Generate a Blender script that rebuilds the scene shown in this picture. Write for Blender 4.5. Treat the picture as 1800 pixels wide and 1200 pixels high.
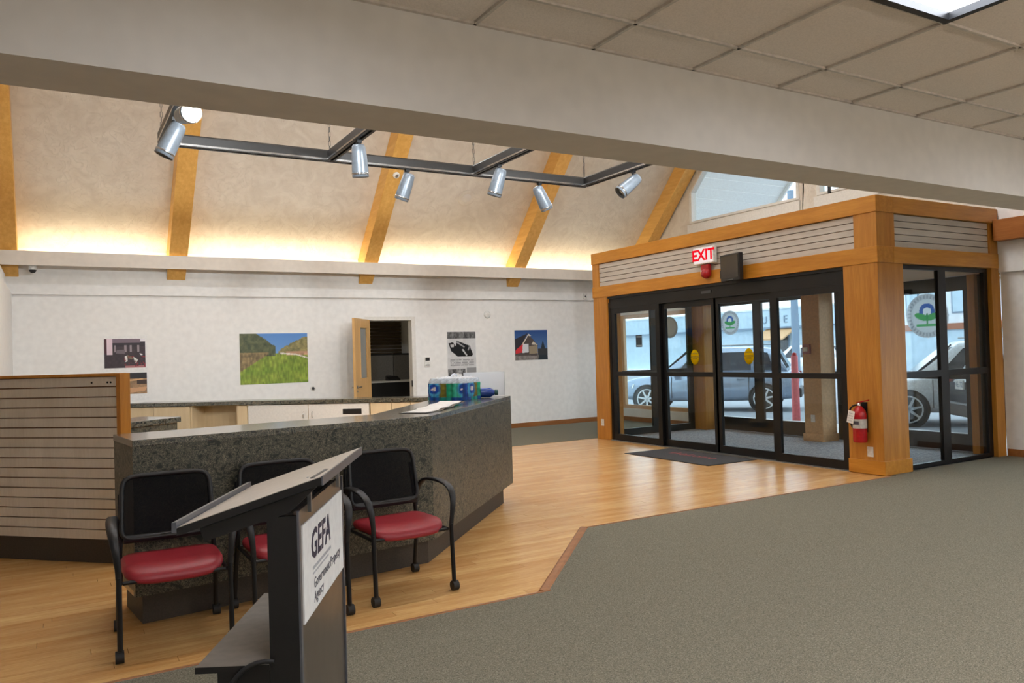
import bpy, bmesh, math, random
import numpy as np
from mathutils import Matrix, Vector
random.seed(7); rng = np.random.default_rng(7)
for o in list(bpy.data.objects): bpy.data.objects.remove(o)
S = bpy.context.scene
COL = S.collection
PI = math.pi

# ------------------------------------------------------------------ camera
F_PX, YAW, PITCH, ROLL, CAM_H = 1379.75, 0.526922815, 0.0159684832, 0.029453286, 1.56
fwd = Vector((math.sin(YAW)*math.cos(PITCH), math.cos(YAW)*math.cos(PITCH), math.sin(PITCH)))
rgt = Vector((math.cos(YAW), -math.sin(YAW), 0)); dwn = fwd.cross(rgt)
r2 = math.cos(ROLL)*rgt + math.sin(ROLL)*dwn; d2 = -math.sin(ROLL)*rgt + math.cos(ROLL)*dwn
cam_d = bpy.data.cameras.new('camera'); cam_d.sensor_width = 36; cam_d.lens = F_PX/1800*36
cam_d.clip_start = .05; cam_d.clip_end = 400
cam = bpy.data.objects.new('camera', cam_d); COL.objects.link(cam)
cam.matrix_world = Matrix(((r2.x, -d2.x, -fwd.x, 0), (r2.y, -d2.y, -fwd.y, 0), (r2.z, -d2.z, -fwd.z, CAM_H), (0, 0, 0, 1)))
S.camera = cam

# ------------------------------------------------------------------ world, exposure
W = bpy.data.worlds.new('world'); S.world = W; W.use_nodes = True
bg = W.node_tree.nodes['Background']; bg.inputs[0].default_value = (.78, .90, 1, 1); bg.inputs[1].default_value = 1.65
S.view_settings.view_transform = 'Standard'; S.view_settings.look = 'None'
S.view_settings.exposure = 0.62; S.view_settings.gamma = 1; S.view_settings.use_curve_mapping = False
try:
    S.cycles.use_denoising = True; S.cycles.max_bounces = 5; S.cycles.diffuse_bounces = 3
    S.cycles.use_adaptive_sampling = True; S.cycles.adaptive_threshold = .08
    S.cycles.glossy_bounces = 2; S.cycles.transparent_max_bounces = 12
    S.cycles.sample_clamp_indirect = 4.0; S.cycles.caustics_reflective = False; S.cycles.caustics_refractive = False
except Exception: pass
TROFFER = 10.0      # ceiling lamp panels
COVE = 26.0         # warm cove strip behind the ledge
BULB = 30.0
WASH = 250.0        # added wall washing heads, unseen, watts each
FILL_DOWN, FILL_UP = 22.0, 15.0   # added fill lamps, unseen, high in the vault

# ------------------------------------------------------------------ materials
def lin(c):
    c = np.asarray(c, float)/255
    return np.where(c <= .04045, c/12.92, ((c+.055)/1.055)**2.4)
def rgba(c): l = lin(c); return (float(l[0]), float(l[1]), float(l[2]), 1)
MATS = {}
def nodes(name):
    m = bpy.data.materials.new(name); m.use_nodes = True; nt = m.node_tree
    b = nt.nodes['Principled BSDF']; return m, nt, b
def setp(b, rough=.5, metal=0, spec=.5):
    b.inputs['Roughness'].default_value = rough; b.inputs['Metallic'].default_value = metal
    b.inputs['Specular IOR Level'].default_value = spec
def N(nt, t, **kw):
    n = nt.nodes.new(t)
    for k, v in kw.items():
        if k in n.inputs: n.inputs[k].default_value = v
        else: setattr(n, k, v)
    return n
def coords(nt, scale=(1, 1, 1), world=False, rot=(0, 0, 0)):
    mp = N(nt, 'ShaderNodeMapping'); mp.inputs['Scale'].default_value = scale; mp.inputs['Rotation'].default_value = rot
    if world: g = N(nt, 'ShaderNodeNewGeometry'); nt.links.new(g.outputs['Position'], mp.inputs[0])
    else: g = N(nt, 'ShaderNodeTexCoord'); nt.links.new(g.outputs['Object'], mp.inputs[0])
    return mp
def ramp(nt, stops):
    r = N(nt, 'ShaderNodeValToRGB'); e = r.color_ramp.elements
    while len(e) < len(stops): e.new(.5)
    for i, (p, c) in enumerate(stops): e[i].position = p; e[i].color = rgba(c)
    return r
def bump(nt, b, src, dist=.005, strength=.5):
    bm_ = N(nt, 'ShaderNodeBump'); bm_.inputs['Distance'].default_value = dist; bm_.inputs['Strength'].default_value = strength
    nt.links.new(src, bm_.inputs['Height']); nt.links.new(bm_.outputs[0], b.inputs['Normal'])
def plain(name, c, rough=.5, metal=0, spec=.5, var=.05, scale=6, bmp=0):
    m, nt, b = nodes(name); setp(b, rough, metal, spec)
    mp = coords(nt, (scale,)*3); nz = N(nt, 'ShaderNodeTexNoise'); nz.inputs['Detail'].default_value = 1
    nt.links.new(mp.outputs[0], nz.inputs['Vector'])
    c = np.array(c, float); r = ramp(nt, [(.3, np.clip(c*(1-var), 0, 255)), (.7, np.clip(c*(1+var), 0, 255))])
    nt.links.new(nz.outputs['Fac'], r.inputs[0]); nt.links.new(r.outputs[0], b.inputs['Base Color'])
    if bmp: bump(nt, b, nz.outputs['Fac'], bmp)
    MATS[name] = m; return m
def wood(name, c1, c2, axis='z', rough=.4, fine=60, spec=.4, randomize=False, rand_amt=.22, bmp=.0008):
    m, nt, b = nodes(name); setp(b, rough, 0, spec)
    sc = {'x': (1.2, fine*.5, fine*.5), 'y': (fine*.5, 1.2, fine*.5), 'z': (fine*.5, fine*.5, 1.2)}[axis]
    mp = coords(nt, sc, True)
    nz = N(nt, 'ShaderNodeTexNoise'); nz.inputs['Detail'].default_value = 3; nz.inputs['Roughness'].default_value = .6
    nz.inputs['Distortion'].default_value = .6
    sc2 = tuple(s*.12 if s > 2 else .35 for s in sc)
    mp2 = coords(nt, sc2, True); nz2 = N(nt, 'ShaderNodeTexNoise'); nz2.inputs['Detail'].default_value = 3
    nt.links.new(mp.outputs[0], nz.inputs['Vector']); nt.links.new(mp2.outputs[0], nz2.inputs['Vector'])
    mx = N(nt, 'ShaderNodeMath', operation='MULTIPLY_ADD'); nt.links.new(nz2.outputs['Fac'], mx.inputs[0]); mx.inputs[1].default_value = .6
    h = N(nt, 'ShaderNodeMath', operation='MULTIPLY'); nt.links.new(nz.outputs['Fac'], h.inputs[0]); h.inputs[1].default_value = .45
    nt.links.new(h.outputs[0], mx.inputs[2])
    src = mx.outputs[0]
    if randomize:
        oi = N(nt, 'ShaderNodeObjectInfo'); a = N(nt, 'ShaderNodeMath', operation='MULTIPLY_ADD')
        nt.links.new(oi.outputs['Random'], a.inputs[0]); a.inputs[1].default_value = rand_amt
        s2 = N(nt, 'ShaderNodeMath', operation='SUBTRACT'); nt.links.new(src, s2.inputs[0]); s2.inputs[1].default_value = rand_amt/2
        nt.links.new(s2.outputs[0], a.inputs[2]); src = a.outputs[0]
    r = ramp(nt, [(.3, c2), (.52, (np.array(c1, float)+np.array(c2, float))/2), (.72, c1)])
    nt.links.new(src, r.inputs[0]); nt.links.new(r.outputs[0], b.inputs['Base Color'])
    if bmp: bump(nt, b, nz.outputs['Fac'], bmp)
    MATS[name] = m; return m
def emit(name, c, s):
    m = bpy.data.materials.new(name); m.use_nodes = True; nt = m.node_tree; nt.nodes.clear()
    e = N(nt, 'ShaderNodeEmission'); e.inputs[0].default_value = rgba(c); e.inputs[1].default_value = s
    o = N(nt, 'ShaderNodeOutputMaterial'); nt.links.new(e.outputs[0], o.inputs[0]); MATS[name] = m; return m
def glass(name, tint=(250, 253, 253), f0=.025, amt=.5, rough=0.0, body=None, bodyfac=0):
    m = bpy.data.materials.new(name); m.use_nodes = True; nt = m.node_tree; nt.nodes.clear()
    t = N(nt, 'ShaderNodeBsdfTransparent'); t.inputs[0].default_value = rgba(tint)
    g = N(nt, 'ShaderNodeBsdfGlossy'); g.inputs['Roughness'].default_value = rough
    lw = N(nt, 'ShaderNodeLayerWeight'); lw.inputs['Blend'].default_value = .5
    p = N(nt, 'ShaderNodeMath', operation='POWER'); nt.links.new(lw.outputs['Facing'], p.inputs[0]); p.inputs[1].default_value = 4
    ma = N(nt, 'ShaderNodeMath', operation='MULTIPLY_ADD'); nt.links.new(p.outputs[0], ma.inputs[0]); ma.inputs[1].default_value = amt; ma.inputs[2].default_value = f0
    mix = N(nt, 'ShaderNodeMixShader'); nt.links.new(ma.outputs[0], mix.inputs[0]); nt.links.new(t.outputs[0], mix.inputs[1]); nt.links.new(g.outputs[0], mix.inputs[2])
    out = mix
    if body:
        d = N(nt, 'ShaderNodeBsdfDiffuse'); d.inputs[0].default_value = rgba(body)
        mix2 = N(nt, 'ShaderNodeMixShader'); mix2.inputs[0].default_value = bodyfac
        nt.links.new(mix.outputs[0], mix2.inputs[1]); nt.links.new(d.outputs[0], mix2.inputs[2]); out = mix2
    o = N(nt, 'ShaderNodeOutputMaterial'); nt.links.new(out.outputs[0], o.inputs[0]); MATS[name] = m; return m
def printmat(name, rough=.45):
    m, nt, b = nodes(name); setp(b, rough, 0, .3)
    a = N(nt, 'ShaderNodeAttribute'); a.attribute_name = 'print'; nt.links.new(a.outputs['Color'], b.inputs['Base Color']); MATS[name] = m; return m

plain('wall_paint', (241, 239, 235), .75, var=.015, scale=2)
plain('soffit_paint', (220, 212, 201), .8, var=.015, scale=2)
plain('white_trim', (228, 224, 216), .5, var=.02)
wood('timber', (214, 152, 62), (182, 118, 36), 'x', .38)
wood('timber_y', (212, 149, 57), (180, 115, 32), 'y', .38)
wood('timber_z', (206, 144, 60), (170, 108, 36), 'z', .38)
wood('rafter_wood', (242, 194, 112), (216, 158, 78), 'y', .42)
wood('timber_dark', (186, 118, 58), (152, 88, 36), 'y', .45)
wood('birch', (226, 184, 124), (206, 158, 96), 'z', .4)
wood('maple_panel', (228, 206, 168), (214, 190, 150), 'z', .45, bmp=0)
wood('plank_wood', (236, 192, 128), (198, 142, 80), 'x', .26, 40, .5, True, .2, .0004)
wood('edge_wood', (176, 122, 78), (140, 90, 52), 'x', .4)
wood('slat_wood', (212, 204, 193), (190, 181, 169), 'x', .6, 50, .3, True, .14)
plain('slat_groove', (120, 78, 48), .7)
wood('office_slat', (96, 80, 58), (70, 57, 40), 'x', .5)
wood('baseboard_wood', (168, 108, 56), (132, 82, 40), 'x', .45)
plain('black_metal', (14, 14, 15), .4, .0, .4)
plain('black_plastic', (24, 24, 26), .45)
plain('dark_grey_plastic', (70, 71, 74), .4)
plain('chrome', (190, 190, 190), .22, 1.0)
plain('grey_metal', (165, 170, 174), .35, .85)
plain('lamp_silver', (112, 120, 128), .35, .3)
plain('track_grey', (40, 38, 36), .4, .3)
plain('red_paint', (178, 20, 30), .25)
plain('marker_red', (226, 110, 116), .5)
plain('red_plastic', (170, 22, 28), .3)
plain('red_vinyl', (150, 36, 46), .42, var=.04, scale=30, bmp=.0006)
plain('white_plastic', (232, 230, 224), .4)
plain('paper', (238, 237, 234), .6, var=.02)
plain('rubber', (26, 26, 27), .6)
plain('kick_dark', (64, 58, 50), .55, var=.1, scale=20)
plain('concrete', (222, 224, 224), .8, var=.05, scale=3)
plain('asphalt', (150, 156, 164), .9, var=.08, scale=6)
plain('facade_blue', (178, 200, 214), .8, var=.03, scale=.6)
plain('facade_white', (216, 222, 228), .8, var=.03, scale=.6)
plain('facade_trim', (120, 140, 160), .7)
plain('white_siding', (252, 250, 247), .6, var=.02)
plain('alcove_dark', (66, 62, 58), .7)
plain('partition_grey', (128, 124, 118), .8)
plain('desk_dark', (28, 26, 24), .5)
plain('beige_paint', (208, 166, 122), .6, var=.04)
plain('yellow_print', (240, 206, 10), .5, var=.02)
plain('car_white', (232, 236, 240), .18, .1)
plain('car_silver', (150, 166, 186), .2, .5)
plain('car_dark', (44, 50, 60), .2, .4)
plain('car_glass', (36, 46, 58), .06, .2, .8)
plain('rim_silver', (206, 210, 214), .3, .3)
plain('pull_red', (176, 112, 112), .4)
plain('ext_label', (200, 197, 190), .5)
plain('bottle_blue', (20, 60, 140), .2)
plain('screen_dark', (34, 31, 32), .2)
plain('tail_red', (150, 30, 30), .2)
plain('lectern_black', (26, 25, 25), .42, var=.06, scale=14)
plain('lectern_edge', (84, 86, 92), .35)
plain('lectern_shelf', (104, 98, 92), .5)
plain('lectern_face', (92, 82, 74), .3, .4, var=.05, scale=3)
plain('cover_brick', (150, 96, 72), .8, var=.1)
plain('bark', (92, 84, 78), .9, var=.1)
emit('lamp_diffuser', (238, 244, 255), TROFFER)
emit('cove_glow', (255, 236, 198), COVE)
emit('vault_fill_down', (250, 251, 255), FILL_DOWN); emit('vault_fill_up', (250, 251, 255), FILL_UP)
emit('office_fill_glow', (255, 236, 205), 6)
emit('bulb_glow', (255, 240, 214), BULB)
emit('added_uplight_glow', (255, 244, 232), 32)
emit('exit_glow', (255, 236, 232), .6)
emit('exit_red', (255, 20, 40), .6)
glass('clear_glass'); glass('acrylic', (246, 248, 250), .05, .5, .02, (232, 234, 238), .55)
glass('lite_glass', (200, 205, 205), .08, .6, .1, (190, 190, 185), .5)
printmat('print'); printmat('print_gloss', .25)
def translucent_print(name, attr=True, c=(255, 255, 255)):
    m = bpy.data.materials.new(name); m.use_nodes = True; nt = m.node_tree; nt.nodes.clear()
    d = N(nt, 'ShaderNodeBsdfDiffuse'); t = N(nt, 'ShaderNodeBsdfTranslucent'); mix = N(nt, 'ShaderNodeMixShader'); mix.inputs[0].default_value = .6
    if attr:
        a = N(nt, 'ShaderNodeAttribute'); a.attribute_name = 'print'
        for k in (d, t): nt.links.new(a.outputs['Color'], k.inputs[0])
    else:
        for k in (d, t): k.inputs[0].default_value = rgba(c)
    o = N(nt, 'ShaderNodeOutputMaterial'); nt.links.new(d.outputs[0], mix.inputs[1]); nt.links.new(t.outputs[0], mix.inputs[2]); nt.links.new(mix.outputs[0], o.inputs[0]); MATS[name] = m
translucent_print('sticker_print'); translucent_print('yellow_film', False, (246, 214, 20))

def mat_plaster():
    m, nt, b = nodes('plaster'); setp(b, .8, 0, .2)
    mp = coords(nt, (1, 1, 1), True)
    n1 = N(nt, 'ShaderNodeTexNoise'); n1.inputs['Scale'].default_value = 3.2; n1.inputs['Detail'].default_value = 3; n1.inputs['Distortion'].default_value = 1.6
    n2 = N(nt, 'ShaderNodeTexNoise'); n2.inputs['Scale'].default_value = 5.5; n2.inputs['Detail'].default_value = 6; n2.inputs['Roughness'].default_value = .62; n2.inputs['Distortion'].default_value = 1.2
    for n in (n1, n2): nt.links.new(mp.outputs[0], n.inputs['Vector'])
    r1 = ramp(nt, [(.49, (0, 0, 0)), (.52, (255, 255, 255))]); nt.links.new(n2.outputs['Fac'], r1.inputs[0])
    mul = N(nt, 'ShaderNodeMath', operation='MULTIPLY'); nt.links.new(r1.outputs[0], mul.inputs[0]); nt.links.new(n1.outputs['Fac'], mul.inputs[1])
    bump(nt, b, mul.outputs[0], .018, .5)
    rc = ramp(nt, [(.3, (214, 203, 188)), (.7, (228, 219, 205))]); nt.links.new(n1.outputs['Fac'], rc.inputs[0]); nt.links.new(rc.outputs[0], b.inputs['Base Color'])
    MATS['plaster'] = m
mat_plaster()
def mat_laminate(name='laminate', rough=.24, spec=.9):
    m, nt, b = nodes(name); setp(b, rough, 0, spec)
    mp = coords(nt, (1, 1, 1), True)
    n0 = N(nt, 'ShaderNodeTexNoise'); n0.inputs['Scale'].default_value = 7; n0.inputs['Detail'].default_value = 3; n0.inputs['Distortion'].default_value = 4.5
    n1 = N(nt, 'ShaderNodeTexNoise'); n1.inputs['Scale'].default_value = 24; n1.inputs['Detail'].default_value = 4; n1.inputs['Distortion'].default_value = 3
    for n in (n0, n1): nt.links.new(mp.outputs[0], n.inputs['Vector'])
    ad = N(nt, 'ShaderNodeMath', operation='MULTIPLY_ADD'); nt.links.new(n0.outputs['Fac'], ad.inputs[0]); ad.inputs[1].default_value = .55
    hh = N(nt, 'ShaderNodeMath', operation='MULTIPLY'); nt.links.new(n1.outputs['Fac'], hh.inputs[0]); hh.inputs[1].default_value = .45; nt.links.new(hh.outputs[0], ad.inputs[2])
    r = ramp(nt, [(.38, (38, 42, 38)), (.46, (58, 60, 52)), (.485, (128, 123, 104)), (.51, (50, 53, 47)), (.55, (74, 74, 64)), (.575, (146, 139, 118)), (.61, (46, 50, 45))])
    nt.links.new(ad.outputs[0], r.inputs[0]); nt.links.new(r.outputs[0], b.inputs['Base Color'])
    if spec > .8: b.inputs['Coat Weight'].default_value = .7; b.inputs['Coat Roughness'].default_value = .14
    MATS[name] = m
mat_laminate(); mat_laminate('laminate_front', .42, .5)
def mat_carpet(name, c1, c2, c3, scale=140):
    m, nt, b = nodes(name); setp(b, .95, 0, .1)
    mp = coords(nt, (1, 1, 1), True)
    n1 = N(nt, 'ShaderNodeTexNoise'); n1.inputs['Scale'].default_value = scale; n1.inputs['Detail'].default_value = 2; n1.inputs['Distortion'].default_value = 1.5
    nt.links.new(mp.outputs[0], n1.inputs['Vector'])
    r = ramp(nt, [(.36, c1), (.5, c2), (.64, c3)]); nt.links.new(n1.outputs['Fac'], r.inputs[0]); nt.links.new(r.outputs[0], b.inputs['Base Color'])
    bump(nt, b, n1.outputs['Fac'], .006, .5); MATS[name] = m
mat_carpet('carpet', (96, 93, 80), (122, 118, 103), (150, 145, 128))
mat_carpet('carpet_grey', (136, 139, 146), (166, 170, 178), (192, 195, 200), 30)
mat_carpet('mat_fabric', (70, 70, 72), (84, 84, 86), (98, 98, 98), 200)
def mat_tile():
    m, nt, b = nodes('ceiling_tile'); setp(b, .9, 0, .1)
    mp = coords(nt, (1, 1, 1), True); n1 = N(nt, 'ShaderNodeTexNoise'); n1.inputs['Scale'].default_value = 160
    nt.links.new(mp.outputs[0], n1.inputs['Vector'])
    r = ramp(nt, [(.35, (232, 218, 204)), (.6, (242, 228, 214))]); nt.links.new(n1.outputs['Fac'], r.inputs[0]); nt.links.new(r.outputs[0], b.inputs['Base Color'])
    bump(nt, b, n1.outputs['Fac'], .002, .4); MATS['ceiling_tile'] = m
mat_tile()
plain('tee_bar', (206, 194, 180), .5)
def mat_mesh_fabric():
    m = bpy.data.materials.new('mesh_fabric'); m.use_nodes = True; nt = m.node_tree
    b = nt.nodes['Principled BSDF']; setp(b, .8, 0, .2); b.inputs['Base Color'].default_value = rgba((20, 20, 22))
    t = N(nt, 'ShaderNodeBsdfTransparent'); mix = N(nt, 'ShaderNodeMixShader'); mix.inputs[0].default_value = .9
    out = nt.nodes['Material Output']
    nt.links.new(t.outputs[0], mix.inputs[1]); nt.links.new(b.outputs[0], mix.inputs[2]); nt.links.new(mix.outputs[0], out.inputs[0]); MATS['mesh_fabric'] = m
mat_mesh_fabric()

# ------------------------------------------------------------------ geometry helpers
class MB:
    def __init__(s): s.v = []; s.f = []; s.smooth = []
    def add(s, vs, fs, smooth=False):
        k = len(s.v); s.v += [Vector(v) for v in vs]
        for f in fs: s.f.append([i+k for i in f]); s.smooth.append(smooth)
        return s
    def box(s, x0, x1, y0, y1, z0, z1):
        v = [(x, y, z) for x in (x0, x1) for y in (y0, y1) for z in (z0, z1)]
        return s.add(v, [(0, 1, 3, 2), (4, 6, 7, 5), (0, 4, 5, 1), (2, 3, 7, 6), (0, 2, 6, 4), (1, 5, 7, 3)])
    def prism(s, poly, h0, h1, axis='z'):
        # poly in the two axes other than `axis` (xy, xz or yz)
        def P(a, b, h): return {'z': (a, b, h), 'y': (a, h, b), 'x': (h, a, b)}[axis]
        n = len(poly); v = [P(a, b, h0) for a, b in poly]+[P(a, b, h1) for a, b in poly]
        f = [tuple(range(n-1, -1, -1)), tuple(range(n, 2*n))]+[(i, (i+1) % n, n+(i+1) % n, n+i) for i in range(n)]
        return s.add(v, f)
    def tube(s, p, q, r, n=10, r2=None, smooth=True):
        p = Vector(p); q = Vector(q); d = (q-p).normalized(); a = d.orthogonal().normalized(); b = d.cross(a); r2 = r if r2 is None else r2
        v = [p+r*(math.cos(t)*a+math.sin(t)*b) for t in [2*PI*i/n for i in range(n)]]+[q+r2*(math.cos(t)*a+math.sin(t)*b) for t in [2*PI*i/n for i in range(n)]]
        s.add(v, [(i, (i+1) % n, n+(i+1) % n, n+i) for i in range(n)], smooth)
        return s.add(v, [tuple(range(n-1, -1, -1)), tuple(range(n, 2*n))])
    def path(s, pts, r, n=8):
        pts = [Vector(p) for p in pts]; rings = []
        a = None
        for i, p in enumerate(pts):
            d = (pts[min(i+1, len(pts)-1)]-pts[max(i-1, 0)]).normalized()
            a = d.orthogonal().normalized() if a is None else (a-d*a.dot(d)).normalized(); b = d.cross(a)
            rings.append([p+r*(math.cos(2*PI*k/n)*a+math.sin(2*PI*k/n)*b) for k in range(n)])
        return s.loft(rings)
    def loft(s, rings, closed=True, cap=True, smooth=True):
        n = len(rings[0]); v = [p for r in rings for p in r]; f = []
        for i in range(len(rings)-1):
            for k in range(n if closed else n-1):
                f.append((i*n+k, i*n+(k+1) % n, (i+1)*n+(k+1) % n, (i+1)*n+k))
        s.add(v, f, smooth)
        if cap and closed: s.add(v, [tuple(range(n-1, -1, -1)), tuple((len(rings)-1)*n+k for k in range(n))])
        return s
    def strip(s, pts, widths, ups, th):
        # flat bar swept along pts with width direction ups
        rings = []
        pts = [Vector(p) for p in pts]
        for i, p in enumerate(pts):
            d = (pts[min(i+1, len(pts)-1)]-pts[max(i-1, 0)]).normalized(); w = Vector(ups[i]); w = (w-d*w.dot(d)).normalized(); n = d.cross(w)
            h = widths[i]/2; t = th/2; c = h*.75
            rings.append([p+w*h, p+w*c+n*t, p-w*c+n*t, p-w*h, p-w*c-n*t, p+w*c-n*t])
        return s.loft(rings)
    def lathe(s, prof, c=(0, 0, 0), n=16, axis=(0, 0, 1)):
        c = Vector(c); d = Vector(axis).normalized(); a = d.orthogonal().normalized(); b = d.cross(a)
        return s.loft([[c+d*z+max(r, 1e-4)*(math.cos(2*PI*k/n)*a+math.sin(2*PI*k/n)*b) for k in range(n)] for r, z in prof])
    def xf(s, M):
        s.v = [M @ v for v in s.v]; return s
    def build(s, name, mat, parent=None, world=True, bevel=0, attr=None):
        me = bpy.data.meshes.new(name); vs = s.v
        if parent is not None and world:
            Mi = PM[parent.name].inverted(); vs = [Mi @ v for v in vs]
        me.from_pydata([tuple(v) for v in vs], [], s.f)
        me.polygons.foreach_set('use_smooth', s.smooth)
        me.materials.append(MATS[mat] if isinstance(mat, str) else mat); me.update()
        bmm = bmesh.new(); bmm.from_mesh(me); bmesh.ops.recalc_face_normals(bmm, faces=bmm.faces); bmm.to_mesh(me); bmm.free()
        o = bpy.data.objects.new(name, me); COL.objects.link(o)
        if parent is not None:
            o.parent = parent
            PM[o.name] = PM[parent.name].copy()
        else: PM[o.name] = Matrix.Identity(4)
        if bevel:
            b = o.modifiers.new('bevel', 'BEVEL'); b.width = bevel; b.segments = 2; b.limit_method = 'ANGLE'
        return o
PM = {}
def tag(o, label, cat, group=None, kind=None):
    o['label'] = label; o['category'] = cat
    if group: o['group'] = group
    if kind: o['kind'] = kind
    return o
def thing(name, label, cat, loc=(0, 0, 0), rz=0, group=None, kind=None):
    o = bpy.data.objects.new(name, None); COL.objects.link(o); o.empty_display_size = .1
    o.location = loc; o.rotation_euler = (0, 0, rz)
    PM[o.name] = Matrix.Translation(loc) @ Matrix.Rotation(rz, 4, 'Z')
    return tag(o, label, cat, group, kind)
def struct(o, label, cat): return tag(o, label, cat, kind='structure')
def B(x0, x1, y0, y1, z0, z1): return MB().box(x0, x1, y0, y1, z0, z1)
def copy_tree(o, parent=None):
    c = o.copy(); COL.objects.link(c); c.parent = parent; PM[c.name] = PM[o.name]
    for ch in o.children: copy_tree(ch, c)
    return c
def text(s, size, mat, parent, M, depth=.001, name='lettering', align='CENTER', shear=0, bold=0):
    cu = bpy.data.curves.new(name, 'FONT'); cu.body = s; cu.size = size; cu.extrude = depth; cu.align_x = align; cu.align_y = 'CENTER'
    cu.shear = shear; cu.offset = bold; cu.resolution_u = 2; cu.space_line = .9
    t = bpy.data.objects.new(name+'_tmp', cu); COL.objects.link(t); dg = bpy.context.evaluated_depsgraph_get()
    me = bpy.data.meshes.new_from_object(t.evaluated_get(dg)); bpy.data.objects.remove(t)
    Mi = PM[parent.name].inverted() @ M; me.transform(Mi); me.materials.clear(); me.materials.append(MATS[mat]); me.name = name
    o = bpy.data.objects.new(name, me); COL.objects.link(o); o.parent = parent; PM[o.name] = PM[parent.name].copy(); return o
def frame_M(origin, right, up):
    r = Vector(right).normalized(); u = Vector(up).normalized(); n = r.cross(u)
    return Matrix(((r.x, u.x, n.x, origin[0]), (r.y, u.y, n.y, origin[1]), (r.z, u.z, n.z, origin[2]), (0, 0, 0, 1)))
# value noise for printed pictures
def vnoise(u, v, fx, fy, seed=0):
    g = np.random.default_rng(seed).random((64, 64)); x = u*fx; y = v*fy
    xi = np.floor(x).astype(int); yi = np.floor(y).astype(int); fx_ = x-xi; fy_ = y-yi
    sx = fx_*fx_*(3-2*fx_); sy = fy_*fy_*(3-2*fy_)
    a = g[yi % 64, xi % 64]; b = g[yi % 64, (xi+1) % 64]; c = g[(yi+1) % 64, xi % 64]; d = g[(yi+1) % 64, (xi+1) % 64]
    return (a*(1-sx)+b*sx)*(1-sy)+(c*(1-sx)+d*sx)*sy
def fbm(u, v, fx, fy, seed=0): return .5*vnoise(u, v, fx, fy, seed)+.3*vnoise(u, v, fx*2.1, fy*2.1, seed+1)+.2*vnoise(u, v, fx*4.3, fy*4.3, seed+2)
def printed(name, origin, right, up, w, h, fn, parent, nx=120, ny=90, mat='print', mask=None):
    U, V = np.meshgrid(np.linspace(0, 1, nx), np.linspace(0, 1, ny)); c = fn(U, V)
    r = Vector(right).normalized(); p = Vector(up).normalized(); O = Vector(origin)
    vs = [O+r*(w*U[j, i])+p*(h*V[j, i]) for j in range(ny) for i in range(nx)]
    fs = [(j*nx+i, j*nx+i+1, (j+1)*nx+i+1, (j+1)*nx+i) for j in range(ny-1) for i in range(nx-1)]
    if mask is not None:
        k = mask(U, V); fs = [f for f in fs if k[f[0]//nx, f[0] % nx] and k[f[2]//nx, f[2] % nx]]
    m = MB().add(vs, fs); o = m.build(name, mat, parent)
    at = o.data.color_attributes.new('print', 'FLOAT_COLOR', 'POINT')
    cc = np.ones((ny*nx, 4), np.float32); cc[:, :3] = lin(np.clip(c, 0, 255)).reshape(-1, 3); at.data.foreach_set('color', cc.ravel()); return o
def C3(U, c): return np.ones(U.shape+(3,))*np.array(c, float)
def put(img, m, c): img[m] = c if not callable(c) else c(img[m]); return img
def poly_mask(U, V, pts):
    ins = np.zeros(U.shape, bool); n = len(pts)
    for i in range(n):
        x1, y1 = pts[i]; x2, y2 = pts[(i+1) % n]
        if y1 == y2: continue
        c = ((V >= min(y1, y2)) & (V < max(y1, y2))) & (U < (V-y1)*(x2-x1)/(y2-y1)+x1); ins ^= c
    return ins

# ------------------------------------------------------------------ setting: constants
XL, XR, XG, YB = -.57, 11.0, 11.6, 14.3
SL = 1.06
def zr(y): return 3.36+SL*(14.3-y)
RIDGE_Y = 9.0
VX, VY = 8.38, 5.80          # vestibule front face / near face
VF = 11.45                   # vestibule far face

# floor ------------------------------------------------------------
fl = struct(B(-3.2, 11, -4.2, 14.4, -.2, -.016).build('floor', 'kick_dark'), 'wood and carpet floor of the lobby', 'floor')
# planks
plank_me = {}
def inside_counter(x, y):   # hidden behind the reception counter and slatwall screen
    return (x+y > 7.6 and x < 2.2 and y > 5.9) or (y > 6.2 and y-6.2 > (x-2.2)*1.05 and x < 4.6 and y < 11.2)
rows = []; y = 4.30
PW = .095
planks = []
while y < 11.5:
    x = -3.0-random.random()*1.8
    while x < 8.5:
        L = random.choice((1.22, 1.52, 1.83, 1.83)); x1 = min(x+L, 8.5)
        xa = max(x, -3.0)
        xmid = (xa+x1)/2; edge = 4.33 if xa < 2.7 else min(5.70, 4.33+(xa-2.72)*1.0)
        if x1 > xa+.05 and y+PW > 4.33 and (y+PW > edge-.05 or xa < 2.7): planks.append((xa, x1, y))
        x = x1+.0012
    y += PW
def size_in_view(p):
    xa, x1, yy = p; best = 0
    for xx in np.linspace(xa, x1, 5):
        d = Vector((xx, yy, -CAM_H)); z = d.dot(fwd)
        if z < .3: continue
        px = 900+F_PX*d.dot(r2)/z; py = 600+F_PX*d.dot(d2)/z
        if 0 <= px <= 1800 and 0 <= py <= 1200 and not inside_counter(xx, yy): best += 1/z**2
    return best*(x1-xa)
planks.sort(key=size_in_view, reverse=True)
rest = MB()
for i, (xa, x1, yy) in enumerate(planks):
    L = round(x1-xa, 2)
    if i < 298:
        if L not in plank_me:
            o = B(0, L-.0012, 0, PW-.0016, -.016, 0).build('plank', 'plank_wood', fl); plank_me[L] = o.data
        else:
            o = bpy.data.objects.new('plank', plank_me[L]); COL.objects.link(o); o.parent = fl
        o.location = (xa, yy, 0)
    else: rest.box(xa, x1-.0012, yy, yy+PW-.0016, -.016, 0)
ro = rest.build('plank_field', 'plank_wood', fl); ro['kind'] = 'stuff'
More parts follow.
